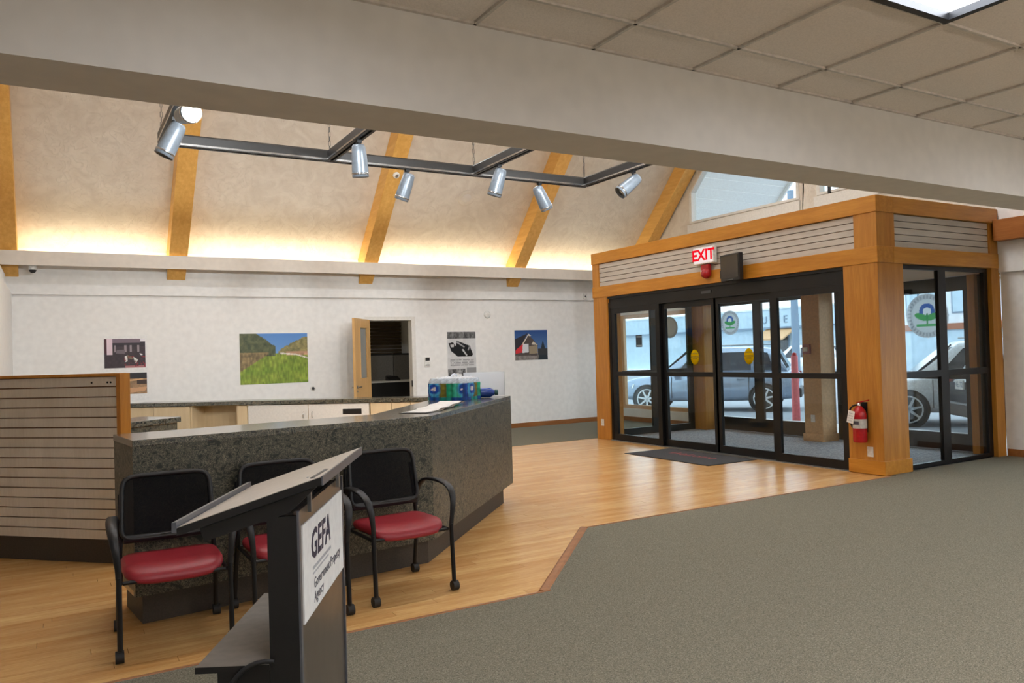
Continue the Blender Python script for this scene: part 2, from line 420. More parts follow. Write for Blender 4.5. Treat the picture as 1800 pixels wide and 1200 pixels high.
# carpets
cp = MB().prism([(-3, 4.36), (2.76, 4.36), (4.045, 5.715), (VX+.1, 5.715), (VX+.1, VY+.03), (XR, VY+.03), (XR, -4.1), (-3, -4.1)], -.005, .007).build('carpet_floor', 'carpet')
struct(cp, 'grey green carpet in the foreground half of the lobby', 'carpet')
cb = B(-.6, XR, 11.5, YB, -.005, .005).build('carpet_floor', 'carpet'); struct(cb, 'grey green carpet strip along the far white wall', 'carpet')
cv = B(VX+.16, XR+.1, VY+.14, VF-.02, -.012, .004).build('carpet_floor', 'carpet_grey'); struct(cv, 'blue grey carpet inside the glazed vestibule', 'carpet')
def edge(name, p, q, w, lab):
    p = Vector(p); q = Vector(q); d = (q-p).normalized(); n = Vector((-d.y, d.x, 0))
    m = MB(); rings = []
    for a in (p, q): rings.append([a+n*0, a+n*(w*.3)+Vector((0, 0, .012)), a+n*(w*.8)+Vector((0, 0, .012)), a+n*w+Vector((0, 0, .002)), a+n*w-Vector((0, 0, .01)), a-Vector((0, 0, .01))])
    m.loft(rings, smooth=False); return struct(m.build(name, 'edge_wood'), lab, 'floor trim')
edge('trim_1', (-3, 4.35, 0), (2.77, 4.35, 0), .03, 'thin wood edging where planks meet carpet before the chairs')
edge('trim_2', (2.76, 4.355, 0), (4.05, 5.72, 0), .075, 'wide diagonal wood reducer strip between planks and carpet')
edge('trim_3', (4.03, 5.71, 0), (VX, 5.71, 0), .03, 'thin wood edging where planks meet carpet before the vestibule')

# back wall ---------------------------------------------------------
DX0, DX1, DZ = 5.16, 6.06, 2.30
wb = thing('wall_back', 'white far wall with pictures and an office doorway', 'wall', (0, YB, 0), kind='structure')
MB().box(-.9, DX0, YB, YB+.14, 0, 2.72).box(DX1, 11.3, YB, YB+.14, 0, 2.72).box(DX0, DX1, YB, YB+.14, DZ, 2.72).build('lower_wall', 'wall_paint', wb)
B(-.9, 11.7, YB-.06, YB+.14, 2.705, 3.45).build('header', 'wall_paint', wb)
lg = thing('trim_4', 'long white ledge hiding the cove light under the sloped ceiling', 'ledge', (5, 13.8, 3.11), kind='structure')
B(-.75, 11.3, 13.80, 13.83, 3.11, 3.325).build('valance', 'soffit_paint', lg)
B(-.75, 11.3, 13.83, 14.235, 3.162, 3.175).build('shelf', 'white_trim', lg)
cl = thing('cove_light', 'warm light strip tucked behind the long white ledge', 'light', (5, 14.0, 3.13))
B(-.45, 11.2, 14.00, 14.05, 3.176, 3.205).build('strip_housing', 'white_plastic', cl)
B(-.45, 11.2, 14.005, 14.045, 3.2055, 3.21).build('glow_strip', 'cove_glow', cl)
struct(B(6.2, XR, YB-.018, YB-.001, .005, .1).build('baseboard_back', 'baseboard_wood'), 'brown wood baseboard along the far wall', 'baseboard')
# door frame
df = thing('door_1', 'white frame of the office doorway in the far wall', 'door frame', (DX0, YB, 0), kind='structure')
B(DX0-.06, DX0+.02, YB-.02, YB+.15, 0, DZ+.05).build('jamb', 'white_trim', df); B(DX1-.02, DX1+.06, YB-.02, YB+.15, 0, DZ+.05).build('jamb', 'white_trim', df)
B(DX0+.02, DX1-.02, YB-.02, YB+.15, DZ-.02, DZ+.05).build('head', 'white_trim', df)
B(DX1-.028, DX1-.02, YB-.012, YB+.03, .98, 1.1).build('strike_plate', 'black_metal', df)
# left wall
wl = thing('wall_left', 'white wall at the left edge beside the slatwall screen', 'wall', (XL, 12, 0), kind='structure')
B(XL-.15, XL, 10.5, YB, 0, 2.72).build('lower_wall', 'wall_paint', wl)
MB().prism([(10.5, 2.68), (YB, 2.68), (YB, 3.0), (10.5, 3.0)], -.95, -.645, 'x').build('bulkhead', 'wall_paint', wl)
MB().prism([(3.2, 2.72), (14.3, 2.72), (14.3, 3.4), (RIDGE_Y, zr(RIDGE_Y)), (3.2, 2.85)], -.95, -.75, 'x').build('gable', 'plaster', wl)
MB().box(-3.2, -3.05, -4.2, 10.6, 0, 3.1).box(-3.2, -.57, 10.5, 10.62, 0, 2.72).build('side_wall', 'wall_paint', wl)
B(-3.1, -.75, 2.9, 10.6, 2.72, 2.8).build('side_ceiling', 'wall_paint', wl)
# vault ceiling
vc = thing('ceiling_vault', 'textured plaster vaulted ceiling lit from below', 'ceiling', (5, 12, 5), kind='structure')
MB().prism([(14.35, zr(14.35)), (14.35, zr(14.35)+.2), (RIDGE_Y, zr(RIDGE_Y)+.2), (RIDGE_Y, zr(RIDGE_Y))], -.9, 11.75, 'x').build('slope', 'plaster', vc)
MB().prism([(RIDGE_Y, zr(RIDGE_Y)), (RIDGE_Y, zr(RIDGE_Y)+.2), (3.1, 3.0), (3.1, 2.8)], -.9, 11.75, 'x').build('slope', 'plaster', vc)
for i, (x0, x1, lab) in enumerate(((-.75, -.47, 'wood rafter at the left wall'), (1.635, 1.92, 'wood rafter second from the left'), (4.968, 5.24, 'wood rafter in the middle with a round detector'),
                     (8.19, 8.467, 'wood rafter just left of the vestibule'), (11.28, 11.56, 'wood rafter against the gable window wall'))):
    r = MB().prism([(14.235, 2.90+SL*.065), (14.235, zr(14.235)-.002), (RIDGE_Y, zr(RIDGE_Y)-.002), (RIDGE_Y, zr(RIDGE_Y)-.46)], x0, x1, 'x').build('rafter', 'rafter_wood', bevel=.006)
    tag(r, lab, 'rafter', 'sloped wood rafters')
# gable wall with window openings
gw = thing('wall_right', 'gable wall above the vestibule with slanted windows', 'wall', (XG, 9, 3.3), kind='structure')
W0, W1, WZ = 12.33, 9.52, 4.18
def gable_piece(poly, name='gable'): return MB().prism(poly, XG, XG+.16, 'x').build(name, 'plaster', gw)
top = zr(RIDGE_Y)
gable_piece([(14.4, 3.25), (14.4, zr(14.4)), (W0, zr(W0)), (W0, 3.25)])
gable_piece([(W0, 3.25), (W0, WZ), (W1, WZ), (W1, 3.25)])
gable_piece([(W0, 4.81), (W0, zr(W0)), (W1, zr(W1)), (W1, 4.81+SL*(W0-W1))])
W2 = 9.14; W3 = 18-W0
gable_piece([(W1, 3.25), (W1, zr(W1)), (RIDGE_Y, top), (W2, zr(RIDGE_Y)-.1), (W2, 3.25)])
gable_piece([(W2, 3.25), (W2, WZ), (W3, WZ), (W3, 3.25)])
gable_piece([(W2, 4.81+SL*(W0-W1)), (W2, top-.1), (RIDGE_Y, top), (W3, zr(18-W3)), (W3, 4.81)])
gable_piece([(W3, 3.25), (W3, zr(18-W3)), (3.1, 2.75), (3.1, 3.25)] if False else [(W3, 3.25), (W3, zr(18-W3)), (3.1, zr(14.9)), (3.1, 2.6), (W3, 2.6)])
B(XR-.0, XG+.16, 3.1, 14.4, 3.2, 3.25).build('ledge_shelf', 'wall_paint', gw)
def gable_window(nm, pts, lab):
    w = thing(nm, lab, 'window', (XG, pts[0][0], pts[0][1]), kind='structure')
    n = len(pts); cy = sum(p[0] for p in pts)/n; cz = sum(p[1] for p in pts)/n
    for i in range(n):
        (a, b), (c, d) = pts[i], pts[(i+1) % n]
        def ins(y, z, t=.06):
            L = math.hypot(cy-y, cz-z); return (y+(cy-y)/L*t*1.3, z+(cz-z)/L*t*1.3)
        MB().prism([(a, b), (c, d), ins(c, d), ins(a, b)], XG-.02, XG+.12, 'x').build('frame_bar', 'white_trim', w)
    MB().prism(pts, XG+.06, XG+.068, 'x').build('pane', 'clear_glass', w)
    (a, b) = pts[0]; (c, d) = pts[-1]
    B(XG-.04, XG, min(a, c)-.02, max(a, c)+.05, WZ-.2, WZ-.02).build('sill_board', 'white_trim', w)
gable_window('window_1', [(W0, WZ), (W0, 4.81), (W1, 4.81+SL*(W0-W1)), (W1, WZ)], 'white framed slanted gable window showing the porch boards')
gable_window('window_2', [(W2, WZ), (W2, 4.81+SL*(W0-W1)), (W3, 4.81), (W3, WZ)], 'gable window half hidden by the big soffit beam')
B(XG-.035, XG, 8.85, 8.9, WZ-.15, WZ+.2).build('latch_bar', 'black_metal', gw)

# soffit and tiled ceiling of the near half
sf = struct(MB().box(-3.1, XR, 2.89, 3.21, 2.545, 3.05).build('trim_5', 'soffit_paint'), 'huge plain soffit beam crossing the upper part of the room', 'soffit beam')
ZC = 2.954
ce = thing('ceiling', 'suspended tile ceiling over the foreground', 'ceiling', (4, 0, ZC), kind='structure')
B(-3.1, XR, -4.2, 2.89, ZC+.06, ZC+.12).build('deck', 'alcove_dark', ce)
gx = [1.543+.61*k for k in range(-8, 16)]; gy = [2.58-.61*k for k in range(0, 12)]
gx = [g for g in gx if -3.05 < g < XR]; gy = [g for g in gy if g > -4.1]
bars = MB()
for g in gx: bars.box(g-.008, g+.008, -4.1, 2.89, ZC-.012, ZC+.03)
for g in gy: bars.box(-3.05, XR, g-.008, g+.008, ZC-.012, ZC+.03)
bars.box(-3.05, XR, 2.872, 2.89, ZC-.012, ZC+.03)
bo = bars.build('grid_bars', 'tee_bar', ce); bo['kind'] = 'stuff'
tr_cells = set()
XI = [i for i, g in enumerate(gx) if abs(g-(1.543+.61*2)) < .01][0]   # cell left edge of the visible lamp panel
for ix in range(XI-4, len(gx)-1, 4):
    for iy in (1, 5, 9):
        if ix >= 0: tr_cells.add((ix, iy)); tr_cells.add((ix, iy+1))
tile_proto = None; half_proto = None; ntile = 0
for ix in range(len(gx)-1):
    for iy in range(-1, len(gy)-1):
        if (ix, iy) in tr_cells: continue
        x0 = gx[ix]+.009
        if iy == -1:
            if half_proto is None: o = half_proto = B(0, .592, 0, .283, 0, .02).build('ceiling_tile', 'ceiling_tile', ce, world=False)
            else: o = half_proto.copy(); COL.objects.link(o)
            o.location = (x0-4, gy[0]+.009, -.001)
        else:
            if gy[iy+1] < -2.7: continue
            if tile_proto is None: o = tile_proto = B(0, .592, 0, .592, 0, .02).build('ceiling_tile', 'ceiling_tile', ce, world=False)
            else: o = tile_proto.copy(); COL.objects.link(o)
            o.location = (x0-4, gy[iy+1]+.009, -.001)
        o.parent = ce; ntile += 1
B(-3.05, XR, -4.1, gy[-2] if gy[-2] < -2.6 else -2.7, ZC, ZC+.02).build('rear_tiles', 'ceiling_tile', ce)['kind'] = 'stuff'
lp = None
for (ix, iy) in sorted(tr_cells):
    if (ix, iy-1) in tr_cells or iy+2 >= len(gy): continue
    x0 = gx[ix]; y1 = gy[iy]; y0 = gy[iy+2]
    vis = (ix == XI and iy == 1)
    L = thing('ceiling_light', 'black trimmed bright lamp panel at the top right of the tiled ceiling' if vis else 'lamp panel in the tiled ceiling behind the viewer', 'light', (x0, y0, ZC), group='lamp panels in the tiled ceiling')
    f = MB(); t = .035
    f.box(x0+.01, x0+.01+t, y0+.01, y1-.01, ZC-.02, ZC+.03).box(x0+.6-t, x0+.6, y0+.01, y1-.01, ZC-.02, ZC+.03)
    f.box(x0+.01+t, x0+.6-t, y0+.01, y0+.01+t, ZC-.02, ZC+.03).box(x0+.01+t, x0+.6-t, y1-.01-t, y1-.01, ZC-.02, ZC+.03); f.build('trim_ring', 'black_metal', L)
    B(x0+.01+t, x0+.6-t, y0+.01+t, y1-.01-t, ZC+.012, ZC+.02).build('diffuser', 'lamp_diffuser', L)
# fill lamps added to brighten the vaulted room, unseen above the soffit line
for i, (x, y) in enumerate(((1.6, 6.0), (5.2, 6.0), (8.8, 6.0), (1.6, 10.0), (5.2, 10.0), (8.8, 10.0))):
    L = thing('vault_fill_light', 'added linear fill lamp high in the vault, out of sight above the soffit', 'light', (x, y, 5.2), group='added fill lamps in the vault')
    B(x-1.1, x+1.1, y-.12, y+.12, 5.2, 5.28).build('housing', 'white_trim', L); B(x-1.08, x+1.08, y-.105, y+.105, 5.192, 5.1995).build('lower_lens', 'vault_fill_down', L); B(x-1.08, x+1.08, y-.105, y+.105, 5.2805, 5.288).build('upper_lens', 'vault_fill_up', L)
    for dx in (-.8, .8): MB().tube((x+dx, y, 5.28), (x+dx, y, zr(y if y > 9 else 18-y)-.02), .006, 5).build('rod', 'chrome', L)
for i, x in enumerate((1.0, 4.6, 8.2)):  # uplights added behind the viewer to brighten the tiled ceiling
    y = -.6; z = 2.38
    L = thing('added_uplight', 'added uplight brightening the tiled ceiling, unseen behind the viewer', 'light', (x, y, z), group='added uplights behind the viewer')
    B(x-1.2, x+1.2, y-.12, y+.12, z, z+.07).build('housing', 'white_trim', L); B(x-1.18, x+1.18, y-.105, y+.105, z+.0705, z+.076).build('upper_lens', 'added_uplight_glow', L)
    for dx in (-.9, .9): MB().tube((x+dx, y, z+.07), (x+dx, y, ZC-.012), .005, 5).build('rod', 'chrome', L)
# near room walls
rw = thing('wall_right_near', 'white wall to the right of the glazed vestibule', 'wall', (XR, 5, 0), kind='structure')
for a, b, c, d in ((4.7, VY, 0, 2.5), (-4.2, -2.6, 0, 2.5), (-2.6, 4.7, 0, .35), (-2.6, 4.7, 2.35, 2.5)): B(XR, XR+.15, a, b, c, d).build('lower_wall', 'wall_paint', rw)
B(XR-.05, XR+.15, -4.2, VY, 2.46, 3.45).build('header', 'wall_paint', rw)
struct(B(XR-.018, XR, 4.7, VY-.02, .007, .1).build('baseboard_right', 'baseboard_wood'), 'wood baseboard right of the vestibule', 'baseboard')
bmr = B(10.80, XR-.05, 3.22, VY-.03, 2.87, 3.15).build('trim_6', 'timber_dark', bevel=.006); struct(bmr, 'brown wood beam running along the right wall', 'beam')
for k in range(4):
    y0 = -2.6+k*1.825; w = thing('window_%d' % (3+k), 'tall side window of the foreground room, out of view', 'window', (XR, y0, .35), kind='structure')
    MB().box(XR+.02, XR+.1, y0, y0+.06, .35, 2.35).box(XR+.02, XR+.1, y0+1.765, y0+1.825, .35, 2.35).box(XR+.02, XR+.1, y0+.06, y0+1.765, .35, .41).box(XR+.02, XR+.1, y0+.06, y0+1.765, 2.29, 2.35).build('frame', 'black_metal', w)
    B(XR+.055, XR+.061, y0+.06, y0+1.765, .41, 2.29).build('pane', 'clear_glass', w)
struct(B(-3.2, XR+.15, -4.3, -4.1, 0, 3.1).build('wall_rear', 'wall_paint'), 'plain white wall behind the viewer', 'wall')
# alcove exterior wall (right of the far wall, beyond the vestibule)
ar = thing('wall_alcove', 'white exterior wall beyond the vestibule with a low window', 'wall', (XR, 13, 0), kind='structure')
for a, b, c, d in ((VF, 11.85, 0, 3.3), (14.05, YB+.1, 0, 3.3), (11.85, 14.05, 0, .28), (11.85, 14.05, 2.35, 3.3)): B(XR, XR+.15, a, b, c, d).build('wall_piece', 'wall_paint', ar)
B(XR-.018, XR, VF+.05, YB, .005, .1).build('baseboard', 'baseboard_wood', ar)
aw = thing('window_7', 'pale framed exterior window seen through the vestibule glass', 'window', (XR, 13, .28), kind='structure')
MB().box(XR+.02, XR+.1, 11.85, 11.93, .28, 2.35).box(XR+.02, XR+.1, 13.97, 14.05, .28, 2.35).box(XR+.02, XR+.1, 12.9, 12.98, .36, 2.27).box(XR+.02, XR+.1, 11.93, 13.97, .28, .36).box(XR+.02, XR+.1, 11.93, 13.97, 2.27, 2.35).build('frame', 'beige_paint', aw)
B(XR+.055, XR+.061, 11.93, 12.9, .36, 2.27).build('pane', 'clear_glass', aw); B(XR+.055, XR+.061, 12.98, 13.97, .36, 2.27).build('pane', 'clear_glass', aw)

# ------------------------------------------------------------------ vestibule
vt = thing('wall_vestibule', 'wood framed vestibule box around the glass entrance', 'vestibule', (VX, VY, 0), kind='structure')
PXB, PYB = 8.87, 6.27
B(VX, PXB, VY, PYB, 0, 2.515).build('corner_post', 'timber_z', vt, bevel=.004)
B(VX-.022, PXB+.018, VY-.022, PYB+.0, .007, .17).build('corner_plinth', 'timber_x' if 'timber_x' in MATS else 'timber_y', vt, bevel=.004)
B(VX, VX+.30, 11.06, VF, 0, 2.515).build('far_post', 'timber_z', vt, bevel=.004)
B(VX-.012, VX+.30, VY-.012, VF+.01, 2.515, 2.71).build('lower_beam', 'timber_y', vt, bevel=.005)
B(VX+.30, XR-.05, VY-.012, VY+.25, 2.515, 2.71).build('lower_beam', 'timber', vt, bevel=.005)
B(VX-.02, VX+.30, VY-.02, VF+.01, 3.115, 3.31).build('top_beam', 'timber_y', vt, bevel=.005)
B(VX+.30, XR-.06, VY-.02, VY+.25, 3.115, 3.31).build('top_beam', 'timber', vt, bevel=.005)
B(VX-.004, VX+.2, VY-.004, VY+.30, 2.71, 3.115).build('corner_stile', 'timber_z', vt)
B(VX+.2, VX+.34, VY-.004, VY+.2, 2.71, 3.115).build('corner_stile', 'timber_z', vt)
B(VX-.004, VX+.2, 11.27, VF, 2.71, 3.115).build('far_stile', 'timber_z', vt)
B(10.76, XR-.05, VY-.004, VY+.2, 2.71, 3.115).build('right_stile', 'timber_z', vt)
B(10.78, XR-.02, VY-.004, VY+.12, .007, 2.515).build('right_jamb', 'timber_z', vt)
B(VX+.05, VX+.2, VY+.3, 11.27, 2.71, 3.115).build('backing', 'slat_groove', vt); B(VX+.34, 10.76, VY+.05, VY+.2, 2.71, 3.115).build('backing', 'slat_groove', vt)
hs = (3.115-2.71)/5
sp = None; sq = None
for k in range(5):
    z0 = 2.711+k*hs
    pass
wood('slat_wood_y', (212, 204, 193), (190, 181, 169), 'y', .6, 50, .3, True, .14)
for k in range(5):
    z0 = 2.711+k*hs
    B(VX+.018, VX+.049, VY+.301, 8.0, z0, z0+hs-.010).build('slat', 'slat_wood_y', vt); B(VX+.018, VX+.049, 8.003, 11.269, z0, z0+hs-.010).build('slat', 'slat_wood_y', vt)
    B(VX+.341, 10.759, VY+.018, VY+.049, z0, z0+hs-.010).build('slat', 'slat_wood', vt)
B(VX+.1, XR, VY+.1, VF, 3.2, 3.24).build('roof_board', 'plaster', vt)
B(VX+.2, XR, VY+.2, VF-.05, 2.47, 2.5).build('inner_ceiling', 'beige_paint', vt)
B(VX+.30, XR, VF-.05, VF, 2.45, 3.2).build('far_header', 'timber', vt)
# outer posts
B(10.62, 10.97, 8.42, 8.77, .004, 2.47).build('beige_post', 'beige_paint', vt, bevel=.01); B(10.60, 10.985, 8.40, 8.79, .004, .12).build('post_plinth', 'beige_paint', vt)
B(10.68, 10.99, 11.10, 11.44, .004, 2.47).build('outer_post', 'timber_z', vt, bevel=.02)
B(10.90, 10.99, 6.10, 6.2, .004, 2.47).build('outer_post', 'timber_z', vt)
# glazing units --------------------------------------------------------
def leaf(nm, lab, cat, axis, plane, a0, a1, z0, z1, stile=.09, bot=.11, top=.1, mids=(), midh=.07, th=.05, pane_mat='clear_glass'):
    """framed glass leaf; axis 'y': lies in plane x=plane from y=a0..a1, axis 'x': in plane y=plane"""
    loc = (plane, a0, z0) if axis == 'y' else (a0, plane, z0)
    d = thing(nm, lab, cat, loc, kind='structure')
    def bb(p, q, c, e, t=th):
        return B(plane-t/2, plane+t/2, p, q, c, e) if axis == 'y' else B(p, q, plane-t/2, plane+t/2, c, e)
    bb(a0, a0+stile, z0, z1).build('stile', 'black_metal', d); bb(a1-stile, a1, z0, z1).build('stile', 'black_metal', d)
    bb(a0+stile, a1-stile, z0, z0+bot).build('bottom_rail', 'black_metal', d); bb(a0+stile, a1-stile, z1-top, z1).build('top_rail', 'black_metal', d)
    lev = [z0+bot]
    for mz in mids:
        bb(a0+stile, a1-stile, mz, mz+midh).build('mid_rail', 'black_metal', d); lev += [mz, mz+midh]
    lev.append(z1-top)
    for i in range(0, len(lev), 2): bb(a0+stile, a1-stile, lev[i], lev[i+1], .008).build('pane', pane_mat, d)
    return d
FB = [10.99, 9.75, 8.55, 7.42, 6.28]
XS, XF = VX+.06, VX+.115
front = []
labs = ('fixed glass door panel nearest the far wood post', 'sliding glass door leaf with yellow sticker, left of the pair', 'sliding glass door leaf with yellow sticker, right of the pair', 'fixed glass door panel beside the fire extinguisher')
for i in range(4):
    pl = XS if i in (0, 3) else XF
    front.append(leaf('door_%d' % (2+i), labs[i], 'glass door', 'y', pl, FB[i+1]-(.02 if i in (0, 1) else 0), FB[i]+(.02 if i in (2, 3) else 0), .012, 2.30, .095, .11, .09, (1.13,), .07))
hd = thing('trim_7', 'black door header box above the sliding glass doors', 'door header', (VX, 8, 2.3), kind='structure')
B(VX+.03, VX+.22, 6.27, 11.06, 2.30, 2.41).build('operator_box', 'black_metal', hd); B(VX+.05, VX+.24, 6.27, 11.06, 2.41, 2.512).build('cover', 'black_metal', hd)
B(VX+.02, VX+.05, 6.27, 11.06, 2.475, 2.512).build('lip', 'black_metal', hd)
B(VX+.02, VX+.09, 8.55, 8.75, 2.38, 2.42).build('motion_sensor', 'dark_grey_plastic', hd)
MB().box(VX+.03, VX+.16, 11.0, 11.06, .012, 2.3).build('side_frame', 'black_metal', hd); B(VX+.03, VX+.16, 6.27, 6.29, .012, 2.3).build('side_frame', 'black_metal', hd)
B(VX+.0, VX+.16, 6.27, 11.06, .001, .012).build('threshold', 'grey_metal', hd)
leaf('window_8', 'tall glass panel of the vestibule beside the wide corner post', 'window', 'x', VY+.08, 8.87, 9.735, .012, 2.51, .07, .05, .05, (1.12,), .08)
leaf('window_9', 'tall glass panel of the vestibule beside the right wall', 'window', 'x', VY+.08, 9.735, 10.78, .012, 2.51, .09, .05, .05, (1.12,), .08)
leaf('window_10', 'glass panel in the far side of the vestibule, near half', 'window', 'x', VF-.025, VX+.30, 9.72, .012, 2.45, .07, .12, .1, (1.12,), .07)
leaf('window_11', 'glass panel in the far side of the vestibule, outer half', 'window', 'x', VF-.025, 9.72, 10.68, .012, 2.45, .12, .12, .1, (1.12,), .07)
XO = 11.03
leaf('door_6', 'outer street door leaf with the round seal sticker', 'glass door', 'y', XO, 10.07, 11.12, .012, 2.47, .1, .24, .12, (1.02,), .06)
leaf('door_7', 'outer street door leaf beside the beige post', 'glass door', 'y', XO, 8.77, 10.07, .012, 2.47, .1, .24, .12, (1.02,), .06)
leaf('door_8', 'outer street door leaf behind the wide corner post', 'glass door', 'y', XO, 6.21, 8.42, .012, 2.47, .11, .24, .2, (1.02,), .06)
struct(B(XR-.02, XR+.12, VY+.1, 6.10, 0, 2.5).build('trim_8', 'black_metal'), 'black filler panel at the outer vestibule corner', 'frame')

# ------------------------------------------------------------------ outside
gd = thing('ground_outside', 'street outside the entrance', 'street', (20, 12, -.1), kind='structure')
B(XR+.05, 13.4, -30, 80, -.3, -.02).build('sidewalk', 'concrete', gd); B(13.4, 44, -30, 80, -.3, -.12).build('road', 'asphalt', gd); B(13.3, 13.45, -30, 80, -.25, -.018).build('kerb', 'concrete', gd)
# porch roof beyond the gable
pr = thing('porch_roof', 'white boarded porch roof seen through the gable window', 'roof', (13, 12, 5), kind='structure')
for k in range(32):
    ya = 14.6-k*.175; yb = ya-.162
    MB().prism([(ya, zr(ya)), (ya, zr(ya)+.05), (yb, zr(yb)+.05), (yb, zr(yb))], XG+.18, 14.77, 'x').build('board', 'white_siding', pr)
MB().prism([(14.6, zr(14.6)-.12), (14.6, zr(14.6)+.1), (RIDGE_Y, zr(RIDGE_Y)+.1), (RIDGE_Y, zr(RIDGE_Y)-.12)], 14.77, 14.82, 'x').build('rake_board', 'white_siding', pr)
MB().prism([(RIDGE_Y, zr(RIDGE_Y)), (RIDGE_Y, zr(RIDGE_Y)+.1), (3.2, zr(14.8)+.1), (3.2, zr(14.8))], XG+.18, 14.77, 'x').build('far_slope', 'white_siding', pr)
# facade opposite
FX = 45
fb = thing('shop_building', 'pale blue single storey building across the street with sign letters', 'building', (FX, 40, 0))
B(FX, FX+8, 30, 90, -.1, 2.87).build('wall', 'facade_blue', fb); B(FX-.25, FX+8, 30, 90, 2.87, 4.2).build('fascia', 'facade_blue', fb)
B(FX-.3, FX+8, 30, 90, 4.2, 4.32).build('coping', 'facade_white', fb); B(FX-.32, FX-.25, 30, 90, 2.83, 2.95).build('trim_line', 'facade_trim', fb)
for (a, b, c, d) in ((35.6, 36.6, .6, 2.6), (38.2, 39.6, 0, 2.5), (31.5, 33.0, .6, 2.6)):
    w = B(FX-.06, FX+.02, a, b, c, d).build('window', 'facade_trim', fb); B(FX-.08, FX-.06, a+.1, b-.1, c+.1, d-.1).build('pane', 'car_glass', w)
MB().prism([(FX-1.4, 2.1), (FX-.02, 2.85), (FX-.02, 2.75), (FX-1.4, 2.0)], 37.6, 40.2, 'y').build('awning', 'beige_paint', fb)
for nm, yy in (('U', 40.2), ('E', 38.3), ('E', 37.3)):
    text(nm, .75, 'facade_trim', fb, frame_M((FX-.27, yy, 3.45), (0, -1, 0), (0, 0, 1)), .03)
tb = thing('apartment_building', 'white multi storey building at the far right outside', 'building', (FX, 20, 0))
B(FX-2, FX+6, 10, 29.5, 2.2, 9).build('wall', 'facade_white', tb); B(FX-2.2, FX+6, 10, 29.5, -.1, 2.2).build('ground_floor', 'facade_blue', tb)
B(FX-2.3, FX-2, 10, 29.5, 2.2, 2.55).build('cornice', 'cover_brick', tb)
for k in range(14):
    for z0 in (3.1, 5.6):
        yy = 11+k*1.35; w = B(FX-2.06, FX-1.98, yy, yy+.8, z0, z0+1.3).build('window', 'facade_trim', tb); B(FX-2.08, FX-2.06, yy+.08, yy+.72, z0+.08, z0+1.22).build('pane', 'facade_blue', w)
up = thing('utility_pole', 'grey utility pole standing before the blue building', 'pole', (26.5, 22.2, -.12)); MB().tube((26.5, 22.2, -.12), (26.5, 22.2, 8), .16, 12, .13).build('shaft', 'facade_trim', up); B(26.42, 26.58, 21.2, 23.2, 7.2, 7.35).build('crossarm', 'bark', up)
# bare street tree at right
def tree(loc):
    t = thing('street_tree', 'bare street tree in front of the white building', 'tree', loc)
    tk = MB(); br = MB(); L = Vector(loc)
    tk.path([L, L+Vector((.05, 0, 1.5)), L+Vector((0, .1, 3.2))], .1)
    rr = random.Random(3)
    def grow(p, d, n, r, ln):
        q = p+d*ln; br.tube(p, q, r, 5, r*.65)
        if n > 0:
            for _ in range(3):
                dd = (d+Vector((rr.uniform(-.7, .7), rr.uniform(-.7, .7), rr.uniform(-.1, .5)))).normalized(); grow(q, dd, n-1, r*.6, ln*.75)
    for _ in range(5): grow(L+Vector((0, .1, rr.uniform(2.0, 3.1))), Vector((rr.uniform(-.6, .6), rr.uniform(-.6, .6), .8)).normalized(), 3, .05, 1.0)
    tk.build('trunk', 'bark', t); br.build('branches', 'bark', t)
tree((26, 12.6, -.12))

